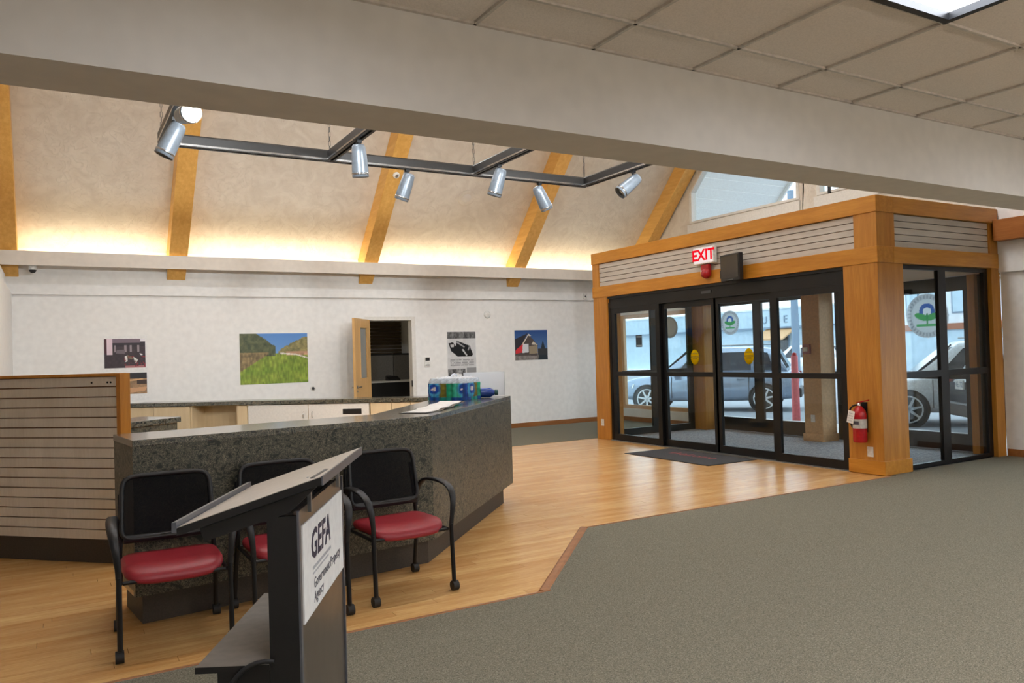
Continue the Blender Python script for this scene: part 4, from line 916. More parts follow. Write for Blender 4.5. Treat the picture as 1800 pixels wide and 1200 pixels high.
# ------------------------------------------------------------------ chairs
def bez(p, n=10):
    p = [Vector(q) for q in p]; out = []
    for i in range(n+1):
        t = i/n; out.append((1-t)**3*p[0]+3*t*(1-t)**2*p[1]+3*t*t*(1-t)*p[2]+t**3*p[3])
    return out
def make_chair():
    c = thing('side_chair', '', 'chair', (0, 0, 0), 0, 'red seated chairs before the counter')
    # local: faces -y, width along x
    hw, fy, by = .28, -.285, .285
    # seat cushion
    n, m_ = 25, 21; rings = []
    def seat(z_of, name, mat):
        pass
    vs = []; fs = []
    def outline(t):
        a = 2*PI*t; cx, cy = math.cos(a), math.sin(a); e = .42
        return (math.copysign(abs(cx)**e, cx)*.262, math.copysign(abs(cy)**e, cy)*.235)
    K = 44
    for (sc, z) in ((.90, .412), (.98, .416), (1.0, .43), (.995, .444), (.965, .456), (.9, .464), (.6, .470), (.25, .468), (.02, .467)):
        ring = []
        for k in range(K):
            x, y = outline(k/K); x *= sc; y *= sc; y -= .025
            droop = -.030*max(0, (-y-.12)/.12)**2; dish = .008*(x/.24)**2
            ring.append(Vector((x, y, z+droop+dish)))
        rings.append(ring)
    MB().loft(rings).build('seat', 'red_vinyl', c, bevel=0)
    # seat pan and cross bars
    B(-.2, .2, -.2, .17, .388, .405).build('seat_pan', 'black_plastic', c)
    MB().tube((-hw+.02, fy+.05, .40), (hw-.02, fy+.05, .40), .011).build('front_bar', 'black_metal', c); MB().tube((-hw+.02, by-.08, .40), (hw-.02, by-.08, .40), .011).build('rear_bar', 'black_metal', c)
    for s in (-1, 1):
        MB().tube((s*hw*.96, fy+.05, .4), (s*hw*.92, by-.06, .4), .011).build('side_bar', 'black_metal', c)
        # front leg rises to the arm
        lg = MB().path([(s*hw, fy, .055), (s*hw, fy+.012, .25), (s*hw, fy+.02, .44)], .0145, 10).build('leg', 'black_metal', c)
        MB().tube((s*hw-.018*s, fy+.0, .032), (s*hw+.024*s, fy+.0, .032), .032, 14).build('caster', 'rubber', lg); MB().tube((s*hw, fy, .03), (s*hw, fy, .062), .018, 10).build('caster_stem', 'black_plastic', lg)
        rl_ = MB().path([(s*hw*.97, by, .055), (s*hw*.96, by-.04, .25), (s*hw*.93, by-.07, .42), (s*hw*.90, by-.055, .60), (s*hw*.885, by-.02, .80)], .0145, 10).build('leg', 'black_metal', c)
        MB().tube((s*hw*.97-.018*s, by, .032), (s*hw*.97+.024*s, by, .032), .032, 14).build('caster', 'rubber', rl_); MB().tube((s*hw*.97, by, .03), (s*hw*.97, by, .062), .018, 10).build('caster_stem', 'black_plastic', rl_)
        pts = bez([(s*hw*.92, by-.075, .50), (s*hw*.95, by-.075, .66), (s*(hw+.01), by-.12, .695), (s*(hw+.02), by-.22, .70)], 8)+bez([(s*(hw+.02), by-.22, .70), (s*(hw+.03), by-.40, .708), (s*(hw+.03), fy+.02, .70), (s*(hw+.012), fy+.012, .57)], 10)[1:]+bez([(s*(hw+.012), fy+.012, .57), (s*(hw+.005), fy+.010, .51), (s*hw, fy+.015, .47), (s*hw, fy+.02, .43)], 4)[1:]
        npt = len(pts); wd = [.032+.026*math.sin(PI*min(1, max(0, (i/(npt-1)-.1)/.8))) for i in range(npt)]
        MB().strip(pts, wd, [(1, 0, 0)]*npt, .018).build('armrest', 'black_plastic', c)
    # backrest: rounded frame and mesh, slightly reclined and curved
    def bp(u, v):   # u -1..1, v 0..1
        w = .252-.012*v; x = u*w; z = .545+v*.36; y = by-.125+.062*v+.022*(1-u*u); return Vector((x, y, z))
    K = 48; fr = []
    def sup(t, e=.28):
        a = 2*PI*t; cx, cy = math.cos(a), math.sin(a); return math.copysign(abs(cx)**e, cx), math.copysign(abs(cy)**e, cy)
    rr = []
    for k in range(K+1):
        u, v = sup(k/K); rr.append(bp(u, .5+v*.5))
    MB().path(rr, .014, 8).build('back_frame', 'black_plastic', c)
    g = 17; vs = []; fs = []
    for j in range(g):
        for i in range(g):
            u = -1+2*i/(g-1); v = -1+2*j/(g-1); k = .975
            vs.append(bp(u*k, .5+v*k*.5))
    fs = [(j*g+i, j*g+i+1, (j+1)*g+i+1, (j+1)*g+i) for j in range(g-1) for i in range(g-1)]
    MB().add(vs, fs, True).build('back_mesh', 'mesh_fabric', c)
    MB().strip([bp(-.95, .02), bp(0, .0)+Vector((0, .005, 0)), bp(.95, .02)], [.05, .05, .05], [(0, 0, 1)]*3, .014).build('back_rail', 'black_plastic', c)
    return c
ch0 = make_chair()
for i, (x, y, r, lab) in enumerate(((.555, 4.915, -.03, 'red seat black mesh chair nearest the slatwall screen'), (1.235, 4.955, .03, 'red seat black mesh chair half hidden behind the lectern'), (1.975, 5.03, .06, 'red seat black mesh chair closest to the bend of the counter'))):
    c = ch0 if i == 0 else copy_tree(ch0)
    c.location = (x, y, .0); c.rotation_euler = (0, 0, r); c['label'] = lab

# ------------------------------------------------------------------ lectern
la = math.radians(28.2); lu = Vector((math.sin(la), math.cos(la), 0)); ln = Vector((lu.y, -lu.x, 0)); lpl = -.5552
def LP(u, n, z): return lu*u+ln*(lpl+n)+Vector((0, 0, z))
U0, U1 = 2.285, 2.975
le = thing('lectern', 'black lectern with slanted top and a white logo sign', 'lectern', tuple(LP((U0+U1)/2, -.05, 0)))
def LBX(u0, u1, n0, n1, z0, z1):
    v = [LP(u, n, z) for u in (u0, u1) for n in (n0, n1) for z in (z0, z1)]
    return MB().add(v, [(0, 1, 3, 2), (4, 6, 7, 5), (0, 4, 5, 1), (2, 3, 7, 6), (0, 2, 6, 4), (1, 5, 7, 3)])
def LPR(poly, u0, u1):   # poly of (n,z) extruded along u
    k = len(poly); v = [LP(u0, n, z) for n, z in poly]+[LP(u1, n, z) for n, z in poly]
    return MB().add(v, [tuple(range(k-1, -1, -1)), tuple(range(k, 2*k))]+[(i, (i+1) % k, k+(i+1) % k, k+i) for i in range(k)])
sl = (1.224-1.093)/(.077+.335)      # board slope in n
def bz(n): return 1.093+sl*(n+.335)
uA, uB = 2.27, 2.985
LPR([(-.335, bz(-.335)-.022), (-.335, bz(-.335)), (.077, bz(.077)), (.077, bz(.077)-.022)], uA, uB).build('top_board', 'lectern_black', le)
plain('lectern_top', (186, 174, 160), .35, var=.03)
LPR([(-.333, bz(-.333)+.0005), (-.333, bz(-.333)+.002), (.072, bz(.072)+.002), (.072, bz(.072)+.0005)], uA+.003, uB-.003).build('reading_surface', 'lectern_top', le)
LPR([(.0772, bz(.077)-.024), (.0772, bz(.077)+.003), (.081, bz(.077)+.003), (.081, bz(.077)-.024)], uA, uB).build('edge_band', 'lectern_edge', le)
LPR([(-.349, bz(-.335)-.012), (-.349, bz(-.335)+.016), (-.3355, bz(-.335)+.018), (-.3355, bz(-.335)-.012)], uA, uB).build('paper_stop', 'lectern_edge', le)
LPR([(-.275, bz(-.275)-.024), (-.262, bz(-.275)-.062), (-.02, bz(-.02)-.07), (.06, bz(.06)-.024)], uA+.012, uA+.03).build('side_apron', 'lectern_black', le)
LPR([(-.275, bz(-.275)-.024), (-.262, bz(-.275)-.062), (-.02, bz(-.02)-.07), (.06, bz(.06)-.024)], uB-.03, uB-.012).build('side_apron', 'lectern_black', le)
# pen slot on the board
MB().strip([LP(uA+.05+.03*0, .04, bz(.04)+.003), LP(uA+.19, .055, bz(.055)+.003)], [.016, .016], [tuple(ln)]*2, .003).build('pen_slot', 'black_metal', le)
# columns and face panel
for u0, u1 in ((U0, U0+.03), (U1-.03, U1)):
    LBX(u0, u1, -.085, .0, .03, 1.112).build('side_column', 'lectern_black', le)
LBX(U0-.002, U0+.016, .0005, .007, .03, 1.125).build('face_strip', 'lectern_edge', le); LBX(U1-.012, U1+.002, .0005, .007, .03, 1.125).build('face_strip', 'lectern_edge', le)
LBX(U0+.016, U1-.012, -.012, .001, .03, 1.122).build('face_panel', 'lectern_face', le)
for u0 in (U0+.12, U1-.12): LBX(u0, u0+.012, .004, .016, 1.10, 1.205).build('top_bracket', 'grey_metal', le)
sg = LBX(U0+.045, U1-.02, .0012, .006, .786, 1.074).build('sign_plate', 'paper', le)
plain('ink_navy', (34, 32, 62), .5); plain('ink_grey', (176, 178, 184), .5); plain('ink_text', (70, 70, 84), .5)
def sign_M(u, z): return frame_M(tuple(LP(u, .0066, z)), tuple(lu), (0, 0, 1))
u_s = U0+.045
text('GEFA', .125, 'ink_navy', sg, sign_M(u_s+.245, .985), .0004, 'logo_lettering', shear=.15, bold=.003)
LBX(u_s+.12, u_s+.40, .0061, .0066, .912, .922).build('logo_bar', 'ink_grey', sg); LBX(u_s+.12, u_s+.36, .0061, .0066, .898, .904).build('logo_bar', 'ink_grey', sg)
text('Government Property\nAgency', .047, 'ink_text', sg, sign_M(u_s+.13, .845), .0004, 'sign_lettering', align='LEFT')
# lower shelf and base
LBX(U0-.005, U1+.005, -.295, -.086, .678, .694).build('shelf', 'lectern_shelf', le); LBX(U0-.006, U0-.005+.001, -.296, -.086, .676, .694).build('shelf_edge', 'lectern_black', le)
LBX(U0, U0+.018, -.235, -.086, .625, .678).build('shelf_apron', 'lectern_black', le); LBX(U1-.018, U1, -.235, -.086, .625, .678).build('shelf_apron', 'lectern_black', le)
LBX(U0-.05, U1+.05, -.33, .12, .008, .03).build('base_plate', 'lectern_black', le)
cbp = bez([tuple(LP(U0-.012, -.07, .705)), tuple(LP(U0-.02, -.16, .72)), tuple(LP(U0-.03, -.19, .66)), tuple(LP(U0-.04, -.26, .52))], 10)+bez([tuple(LP(U0-.04, -.26, .52)), tuple(LP(U0-.06, -.32, .3)), tuple(LP(U0-.1, -.35, .02)), tuple(LP(U0-.3, -.5, .016))], 10)[1:]
cbo = tag(MB().path(cbp, .007, 8).build('power_cable', 'rubber'), 'black cable drooping from the lectern shelf', 'cable')

# ------------------------------------------------------------------ track lighting
ZTk, YTk = 3.40, 6.93
tk = thing('light_track', 'grey hanging track frame carrying the spotlights', 'light track', (3, YTk, ZTk))
def track(p, q, nm):
    p = Vector(p); q = Vector(q); d = (q-p).normalized(); s = Vector((d.y, -d.x, 0)); m = MB(); prof = [(-.035, -.05), (-.035, .035), (-.02, .05), (.02, .05), (.035, .035), (.035, -.05), (.012, -.05), (.012, -.03), (-.012, -.03), (-.012, -.05)]
    m.loft([[a+s*x+Vector((0, 0, z)) for x, z in prof] for a in (p, q)], smooth=False); o = m.build(nm, 'track_grey', tk)
    for sd in (-1, 1):
        MB().add([a+s*(sd*.036)+Vector((0, 0, z)) for a in (p, q) for z in (-.045, -.03)]+[a+s*(sd*.040)+Vector((0, 0, z)) for a in (p, q) for z in (-.045, -.03)], [(0, 1, 3, 2), (4, 6, 7, 5), (0, 4, 5, 1), (2, 3, 7, 6), (0, 2, 6, 4), (1, 5, 7, 3)]).build('chrome_lip', 'chrome', o)
track((.78, YTk, ZTk), (5.03, YTk, ZTk), 'main_rail')
for x in (.78, 2.18, 3.65, 5.0): track((x, YTk-.036, ZTk), (x, 4.2, ZTk), 'cross_rail')
for x in (.78, 2.18, 3.65, 5.0):
    m = MB(); z = ZTk+.05; zt_ = 6.6; k = 0
    while z < zt_ and k < 70:
        a = (1, 0, 0) if k % 2 else (0, 1, 0); A = Vector(a)
        m.tube(Vector((x, YTk, z))+A*.008, Vector((x, YTk, z+.045))+A*.008, .0025, 4).tube(Vector((x, YTk, z))-A*.008, Vector((x, YTk, z+.045))-A*.008, .0025, 4); z += .042; k += 1
    m.build('chain', 'track_grey', tk)['kind'] = 'stuff'
def head(x, y, tgt, lab, lit=False, mat='lamp_silver'):
    h = thing('track_spotlight', lab, 'spotlight', (x, y, ZTk-.05), group='grey track spotlights'); d = Vector(tgt).normalized()
    MB().tube((x, y, ZTk-.052), (x, y, ZTk-.115), .013, 8).build('stem', 'black_metal', h); c = Vector((x, y, ZTk-.16))
    B(x-.02, x+.02, y-.02, y+.02, ZTk-.075, ZTk-.051).build('adapter', 'black_metal', h)
    MB().lathe([(.02, -.075), (.045, -.07), (.055, -.05), (.06, 0), (.066, .10), (.068, .15), (.068, .19), (.062, .192), (.058, .15), (.0, .148)], c, 18, d).build('can', mat, h)
    MB().lathe([(.069, .155), (.0705, .157), (.0705, .168), (.069, .17)], c, 18, d).build('ring', 'chrome', h)
    MB().lathe([(.056, .150), (.064, .185), (.055, .215), (.03, .232), (.0, .236)] if lit else [(.05, .150), (.045, .165), (.0, .172)], c, 18, d).build('lamp', 'bulb_glow' if lit else 'white_plastic', h)
head(.78, 6.12, (-.42, .1, -.9), 'track spotlight at the far left aimed downward beside the bright one')
head(.78, 5.66, (.1, -.9, -.15), 'lit track spotlight with its bright bulb showing under the soffit', True)
head(2.18, 6.15, (.1, .15, -1), 'track spotlight on the second cross rail')
head(2.93, YTk, (-.25, .3, -.95), 'track spotlight on the main rail by the middle rafter')
head(3.65, 6.42, (-.2, .25, -.95), 'track spotlight on the third cross rail')
head(4.42, YTk, (.55, .1, -.9), 'track spotlight on the main rail tilted to the right')
head(5.0, 6.10, (-.75, .2, -.62), 'track spotlight at the right end tilted toward the left')
# near rail of the track frame, hidden behind the soffit, with heads added to brighten the far wall
track((.78, 4.2, ZTk), (5.03, 4.2, ZTk), 'near_rail')
for i, x in enumerate((1.2, 2.9, 4.5)):
    tgt = Vector((x*1.25+.4, 14.3, 2.75))-Vector((x, 4.2, ZTk-.16))
    head(x, 4.2, tgt, 'added wall washing spotlight on the near rail, unseen behind the soffit', True)
    ld = bpy.data.lights.new('added_wash_lamp', 'SPOT'); ld.energy = WASH; ld.color = (.92, .965, 1.0); ld.spot_size = math.radians(78); ld.spot_blend = .85; ld.shadow_soft_size = .09
    lo = bpy.data.objects.new('added_wash_lamp', ld); COL.objects.link(lo); d = tgt.normalized(); lo.location = Vector((x, 4.2, ZTk-.16))+d*.26
    lo.rotation_euler = d.to_track_quat('-Z', 'Y').to_euler(); hd_ = [o for o in bpy.data.objects if o.name.startswith('track_spotlight') and (o.location-Vector((x, 4.2, ZTk-.05))).length < .01][0]
    lo.parent = hd_; lo.location = lo.location-hd_.location
def on_roof(name, lab, cat, x, y, r, ring_mat, core_mat):
    z = zr(y); n = Vector((0, -SL, -1)).normalized(); t = thing(name, lab, cat, (x, y, z)); c = Vector((x, y, z))
    MB().lathe([(r, 0), (r, .008), (r*.9, .014), (r*.55, .012)], c, 28, n).build('ring', ring_mat, t); MB().lathe([(r*.55, .010), (r*.5, .016), (0, .016)], c, 24, n).build('grille', core_mat, t)
on_roof('ceiling_speaker', 'round white speaker set in the sloped ceiling', 'speaker', 6.77, 13.19, .17, 'plaster', 'soffit_paint')
dd = thing('smoke_detector', 'small round detector on the side of the middle rafter', 'detector', (5.1, 12.75, 4.35)); n = Vector((0, -SL, -1)).normalized(); zc_ = 2.90+SL*(14.3-12.6)
MB().lathe([(.06, 0), (.06, .02), (.045, .04), (.0, .042)], (5.12, 12.6-.004, zc_-.004), 18, n).build('housing', 'white_plastic', dd); MB().lathe([(.03, .041), (.0, .046)], (5.12, 12.6-.004, zc_-.004), 12, n).build('lens', 'grey_metal', dd)

# ------------------------------------------------------------------ wall pictures
def sheet(name, lab, cat, x0, x1, z0, z1, fn, border=0, res=(120, 90), depth=.006, backing='paper', inset=None):
    p = thing(name, lab, cat, ((x0+x1)/2, YB, z0)); B(x0, x1, YB-depth, YB-.001, z0, z1).build('backing', backing, p)
    i = inset or (border,)*4
    printed('photo_print', (x0+i[0], YB-depth-.0012, z0+i[1]), (1, 0, 0), (0, 0, 1), x1-x0-i[0]-i[2], z1-z0-i[1]-i[3], fn, p, *res); return p
def img_field(U, V):
    n = fbm(U, V, 8, 8, 5); im = C3(U, (0, 0, 0)); sky = np.stack([90+60*(1-V), 140+50*(1-V), 205+25*(1-V)], -1); im[:] = sky
    hz = .60
    g = np.stack([104+60*n, 134+40*n, 44+30*n], -1); m = V < hz; im[m] = g[m]
    t = fbm(U, V, 22, 18, 9)
    left = (V < 1.02-.95*np.maximum(0, U-.22)+.06*(t-.5)) & (V > hz-.05) & (U < .52); im[left] = np.stack([50+70*t, 62+60*t, 44+40*t], -1)[left]
    right = (V < .64+.95*np.maximum(0, U-.58)**.65*.55+.08*(t-.5)) & (V > hz-.02) & (U > .56); im[right] = np.stack([80+110*t, 82+92*t, 54+60*t], -1)[right]
    br = (V < .62) & (V > .25+.9*U*.9) & (U < .42); im[br] = np.stack([96+80*t, 84+66*t, 62+40*t], -1)[br]
    fld = (V < .64) & (V > .56+.0*U) & (U > .68); im[fld] = (188, 148, 118)
    pth = np.abs(V-(.60-.12*(U-.58)-.3*np.maximum(0, U-.82))) < .014; im[pth & (U > .58)] = (222, 214, 200)
    s = vnoise(U, V, 60, 14, 3); im[m] *= (.82+.36*s[m])[:, None]; return im
sheet('field_photo', 'colour photograph of a green field under a blue sky', 'photograph', 2.79, 3.985, 1.16, 2.055, img_field, 0)
def img_rubble(U, V):
    n = fbm(U, V, 14, 10, 2); im = np.stack([44+30*n, 36+22*n, 40+24*n], -1)
    put(im, (V > .86) & (U < .88), (122, 104, 114)); put(im, (V > .74) & (V <= .86) & (U > .2), (46, 38, 44))
    put(im, (U > .06) & (U < .2) & (V > .45), (228, 204, 212)); put(im, (U <= .06) & (V > .5), (70, 34, 40)); put(im, (V > .9) & (U > .88), (236, 232, 236))
    for a, b in ((.24, .28), (.48, .54), (.62, .67), (.8, .85)): put(im, (U > a) & (U < b) & (V > .55) & (V < .78), (150, 136, 140))
    put(im, poly_mask(U, V, [(.28, .5), (.5, .48), (.5, .62), (.3, .62)]), (112, 100, 106))
    put(im, poly_mask(U, V, [(.5, .2), (.56, .22), (.55, .42), (.49, .4)]), (226, 220, 214)); put(im, poly_mask(U, V, [(.7, .38), (.82, .28), (.76, .14), (.72, .26)]), (214, 214, 206)); put(im, poly_mask(U, V, [(.86, .5), (.93, .46), (.92, .42), (.87, .44)]), (232, 230, 230))
    put(im, poly_mask(U, V, [(.55, .45), (.72, .35), (.66, .28), (.56, .34)]), (120, 104, 82)); put(im, (V < .07) & (U > .5), (170, 112, 112)); put(im, (fbm(U, V, 20, 16, 8) > .66) & (V < .4) & (U > .45), (130, 40, 52)); return im
def img_deck(U, V):
    n = fbm(U, V, 10, 10, 4); im = np.stack([120+70*n, 96+54*n, 70+40*n], -1)
    put(im, V > .72, (44, 40, 40)); put(im, poly_mask(U, V, [(.3, .0), (.95, .12), (1.0, .32), (.5, .28)]), (206, 158, 116)); put(im, poly_mask(U, V, [(.2, .62), (.9, .72), (.9, .66), (.2, .56)]), (216, 170, 120)); put(im, poly_mask(U, V, [(.5, .5), (.56, .5), (.56, .66), (.5, .66)]), (232, 206, 170)); put(im, (U > .75) & (V > .45) & (V < .66), (70, 54, 44)); return im
sheet('rubble_photo', 'photograph of wreckage before a ruined house in a white border', 'photograph', .655, 1.315, 1.47, 2.045, img_rubble, inset=(.025, .05, .03, .05))
sheet('deck_photo', 'white bordered photograph of splintered wood partly behind the screen', 'photograph', .665, 1.33, .98, 1.455, img_deck, inset=(.03, .11, .03, .02))
def img_poster(U, V):
    n = fbm(U, V, 10, 14, 6); g = 196+30*n; im = np.stack([g, g, g], -1)
    t = fbm(U, V, 16, 12, 11); top = V > .86; im[top] = (np.stack([t, t, t], -1)*150+20)[top]
    put(im, poly_mask(U, V, [(.04, .77), (.2, .78), (.3, .70), (.32, .82), (.8, .70), (.82, .64), (.9, .52), (.85, .48), (.35, .48), (.12, .6)]), (26, 26, 28)); put(im, poly_mask(U, V, [(.1, .74), (.24, .74), (.22, .68), (.12, .68)]), (190, 190, 190))
    put(im, poly_mask(U, V, [(.55, .64), (.7, .5), (.66, .49), (.5, .62)]), (200, 200, 200)); put(im, poly_mask(U, V, [(.76, .70), (.8, .68), (.74, .6), (.7, .62)]), (150, 150, 150)); put(im, poly_mask(U, V, [(.3, .78), (.34, .8), (.62, .68), (.58, .67)]), (170, 170, 170))
    for k in range(5): put(im, (np.abs(V-(.41-k*.028)) < .006) & (U > .08) & (U < .92) & (vnoise(U, V*0, 40, 1, k) > .3), (150, 150, 152))
    put(im, (V < .24) & (V > .13) & (U > .66), (150, 150, 150)); b = (V < .22) & (U < .62); im[b] = (np.stack([t, t, t], -1)*200+10)[b]; put(im, ((U-.32)/.18)**2+((V-.09)/.035)**2 < 1, (236, 236, 236)); put(im, (V < .13) & (U > .62), (228, 226, 222)); put(im, V < .02, (60, 60, 62)); return im
sheet('history_poster', 'black and white poster with a dark vehicle part', 'poster', 6.80, 7.46, 1.07, 2.06, img_poster, inset=(.01, .01, .01, .02))
def img_house(U, V):
    im = np.stack([46+70*(1-V), 80+70*(1-V), 140+50*(1-V)], -1); n = fbm(U, V, 14, 10, 3)
    gr = V < .2; im[gr] = np.stack([90+80*n, 86+74*n, 84+70*n], -1)[gr]
    put(im, poly_mask(U, V, [(.0, .35), (.22, .62), (.42, .86), (.7, .5), (.68, .14), (0, .16)]), (86, 76, 72)); put(im, poly_mask(U, V, [(.0, .3), (.0, .7), (.4, .9), (.3, .72), (.2, .5)]), (52, 48, 54)); put(im, poly_mask(U, V, [(.20, .5), (.42, .88), (.5, .82), (.47, .80), (.41, .82), (.24, .5)]), (226, 216, 200))
    put(im, poly_mask(U, V, [(.02, .22), (.24, .26), (.24, .54), (.02, .34)]), (214, 52, 60)); put(im, poly_mask(U, V, [(.22, .24), (.42, .26), (.42, .54), (.24, .54)]), (222, 222, 226)); put(im, poly_mask(U, V, [(.43, .2), (.7, .22), (.68, .5), (.43, .46)]), (158, 142, 118)); put(im, poly_mask(U, V, [(.5, .52), (.7, .5), (.56, .62)]), (214, 206, 190))
    tr = (np.abs(U-.86) < (.66-V)*.25) & (V < .66); im[tr] = (40, 48, 56); put(im, (V < .36+.03*n) & (U > .7) & (V > .16), (58, 56, 58)); return im
sheet('house_photo', 'colour photograph of a red and white building under deep blue sky', 'photograph', 8.37, 9.21, 1.41, 2.07, img_house, inset=(.012, .012, .012, .012))
sheet('side_poster', 'framed picture on the far wall mostly hidden by the vestibule', 'picture', 10.53, 10.9, .55, 2.05, lambda U, V: np.stack([90+60*U, 90+40*V, 86+0*U], -1), backing='baseboard_wood', inset=(.03, .03, .03, .03), res=(12, 12), depth=.02)
# small wall devices
th = thing('thermostat', 'white wall thermostat with a dark display beside the doorway', 'thermostat', (6.36, YB, 1.45)); B(6.30, 6.42, YB-.025, YB-.001, 1.36, 1.55).build('body', 'white_plastic', th, bevel=.005); B(6.315, 6.405, YB-.028, YB-.025, 1.475, 1.54).build('display', 'black_plastic', th); B(6.32, 6.40, YB-.028, YB-.025, 1.385, 1.40).build('button', 'dark_grey_plastic', th)
sd = thing('wall_detector', 'round white detector high on the far wall', 'detector', (7.74, YB, 2.39)); MB().lathe([(.075, .001), (.075, .02), (.06, .035), (0, .037)], (7.74, YB, 2.39), 22, (0, -1, 0)).build('housing', 'white_plastic', sd); MB().lathe([(.03, .036), (.0, .042)], (7.74, YB, 2.39), 16, (0, -1, 0)).build('cap', 'white_trim', sd)
so = thing('wall_jack', 'small round grey jack on the far wall under the field photograph', 'wall jack', (4.07, YB, 1.04)); MB().lathe([(.05, .001), (.05, .008), (0, .009)], (4.07, YB, 1.04), 18, (0, -1, 0)).build('plate', 'white_plastic', so); MB().lathe([(.028, .009), (.025, .02), (0, .021)], (4.07, YB, 1.04), 14, (0, -1, 0)).build('socket', 'dark_grey_plastic', so)
wdv = thing('wall_sensor', 'small square white box on the header beside the vestibule', 'sensor', (10.2, YB-.06, 2.79)); B(10.14, 10.24, YB-.085, YB-.061, 2.73, 2.85).build('box', 'white_plastic', wdv, bevel=.005); MB().lathe([(.02, 0), (0, .008)], (10.19, YB-.085, 2.79), 10, (0, -1, 0)).build('lens', 'dark_grey_plastic', wdv)
cm = thing('dome_camera', 'small white dome security camera under the ledge', 'camera', (-.28, 13.95, 3.11)); MB().lathe([(.02, -.055), (.055, 0), (.06, .05), (.058, .055)], (-.28, 13.95, 3.109), 18, (0, 0, -1)).build('housing', 'white_plastic', cm); MB().lathe([(.05, .055), (.045, .08), (.025, .1), (0, .105)], (-.28, 13.95, 3.109), 18, (0, 0, -1)).build('dome', 'black_plastic', cm)
# vestibule mounted things
ex = thing('exit_sign', 'lit exit sign with red letters on the vestibule', 'exit sign', (VX, 8.58, 2.83)); FXx = VX-.02
B(FXx-.055, FXx+.015, 8.37, 8.79, 2.81, 3.06).build('case', 'white_plastic', ex, bevel=.006); B(FXx-.058, FXx-.0555, 8.385, 8.775, 2.825, 3.045).build('face', 'exit_glow', ex)
text('EXIT', .225, 'exit_red', ex, frame_M((FXx-.0592, 8.58, 2.935), (0, -1, 0), (0, 0, 1)), .0006, bold=.007)
st = thing('alarm_strobe', 'red fire alarm strobe under the exit sign', 'fire alarm', (VX, 8.56, 2.66)); B(VX-.075, VX-.012, 8.48, 8.64, 2.62, 2.80).build('body', 'red_plastic', st, bevel=.012); MB().lathe([(.075, 0), (.07, .03), (.05, .06), (0, .07)], (VX-.06, 8.54, 2.665), 18, (-1, 0, -.3)).build('bell', 'red_plastic', st); B(VX-.082, VX-.074, 8.58, 8.635, 2.665, 2.715).build('lens', 'white_plastic', st)
mo = thing('monitor', 'small black monitor on a wall arm above the sliding doors', 'monitor', (VX, 7.95, 2.5)); ma_ = Matrix.Translation((VX-.17, 7.95, 2.685)) @ Matrix.Rotation(math.radians(-8), 4, 'Z')
B(-.02, .05, -.21, .21, -.19, .19).xf(ma_).build('housing', 'black_plastic', mo, bevel=.01); B(-.0225, -.0205, -.185, .185, -.15, .165).xf(ma_).build('screen', 'screen_dark' if 'screen_dark' in MATS else 'black_metal', mo)
for k in range(5): B(-.0225, -.0203, -.06+k*.025, -.05+k*.025, -.176, -.168).xf(ma_).build('button', 'grey_metal', mo)
MB().tube(ma_ @ Vector((.05, .05, -.08)), (VX-.02, 8.25, 2.60), .016, 8).tube((VX-.03, 8.25, 2.60), (VX-.03, 8.25, 2.66), .02, 8).build('arm', 'black_metal', mo); B(VX-.03, VX-.012, 8.2, 8.3, 2.56, 2.68).build('wall_plate', 'black_metal', mo)
fe = thing('fire_extinguisher', 'red fire extinguisher hanging on the wide corner post', 'fire extinguisher', (VX-.09, 6.05, .38)); fx, fy_ = VX-.085, 6.05
MB().lathe([(.07, 0), (.078, .01), (.08, .03), (.08, .17)], (fx, fy_, .385), 24).build('tank', 'red_paint', fe); MB().lathe([(.0805, .17), (.0805, .28)], (fx, fy_, .385), 24).build('label_band', 'ext_label' if 'ext_label' in MATS else 'grey_metal', fe)
MB().lathe([(.08, .28), (.08, .33), (.068, .38), (.035, .42), (.025, .435)], (fx, fy_, .385), 24).build('shoulder', 'red_paint', fe)
MB().lathe([(.02, .43), (.022, .47), (0, .472)], (fx, fy_, .385), 12).build('valve', 'chrome', fe)
MB().add([Vector((fx+a, fy_+b, .385+c)) for a, b, c in ((-.012, .03, .465), (.012, .03, .465), (.012, -.13, .50), (-.012, -.13, .50), (-.012, .03, .477), (.012, .03, .477), (.012, -.13, .512), (-.012, -.13, .512))], [(0, 1, 2, 3), (4, 7, 6, 5), (0, 4, 5, 1), (1, 5, 6, 2), (2, 6, 7, 3), (3, 7, 4, 0)]).build('handle', 'red_paint', fe)
MB().path(bez([(fx, fy_+.02, .83), (fx-.02, fy_+.15, .83), (fx, fy_+.17, .66), (fx, fy_+.095, .55)], 10), .011, 8).build('hose', 'rubber', fe)
tg = Matrix.Translation((fx-.088, fy_+.055, .69)) @ Matrix.Rotation(math.radians(12), 4, 'X')
B(-.001, .001, -.045, .045, -.075, .075).xf(tg).build('inspection_tag', 'paper', fe)
for k in range(4): B(-.0016, -.001, -.03, .03, .04-k*.03, .045-k*.03).xf(tg).build('tag_print', 'ink_grey', fe)
B(-.0816+fx, -.080+fx, fy_-.045, fy_+.045, .60, .64).build('label_print', 'ink_text', fe); B(VX-.012, VX-.001, 6.0, 6.1, .5, .86).build('bracket', 'black_metal', fe)
def outlet(lab, x, y, z):
    o = thing('wall_outlet', lab, 'outlet', (x, y, z), group='white outlets'); B(x-.008, x-.001, y-.04, y+.04, z-.06, z+.06).build('plate', 'white_plastic', o, bevel=.002)
    for dz in (-.022, .022): B(x-.0105, x-.008, y-.018, y+.018, z+dz-.015, z+dz+.015).build('socket', 'white_trim', o)
outlet('white outlet below the fire extinguisher', VX-.0, 5.98, .27); outlet('white outlet on the far wood post', VX-.0, 11.28, .3); outlet('white outlet low on the beige post', 10.62, 8.60, .37)
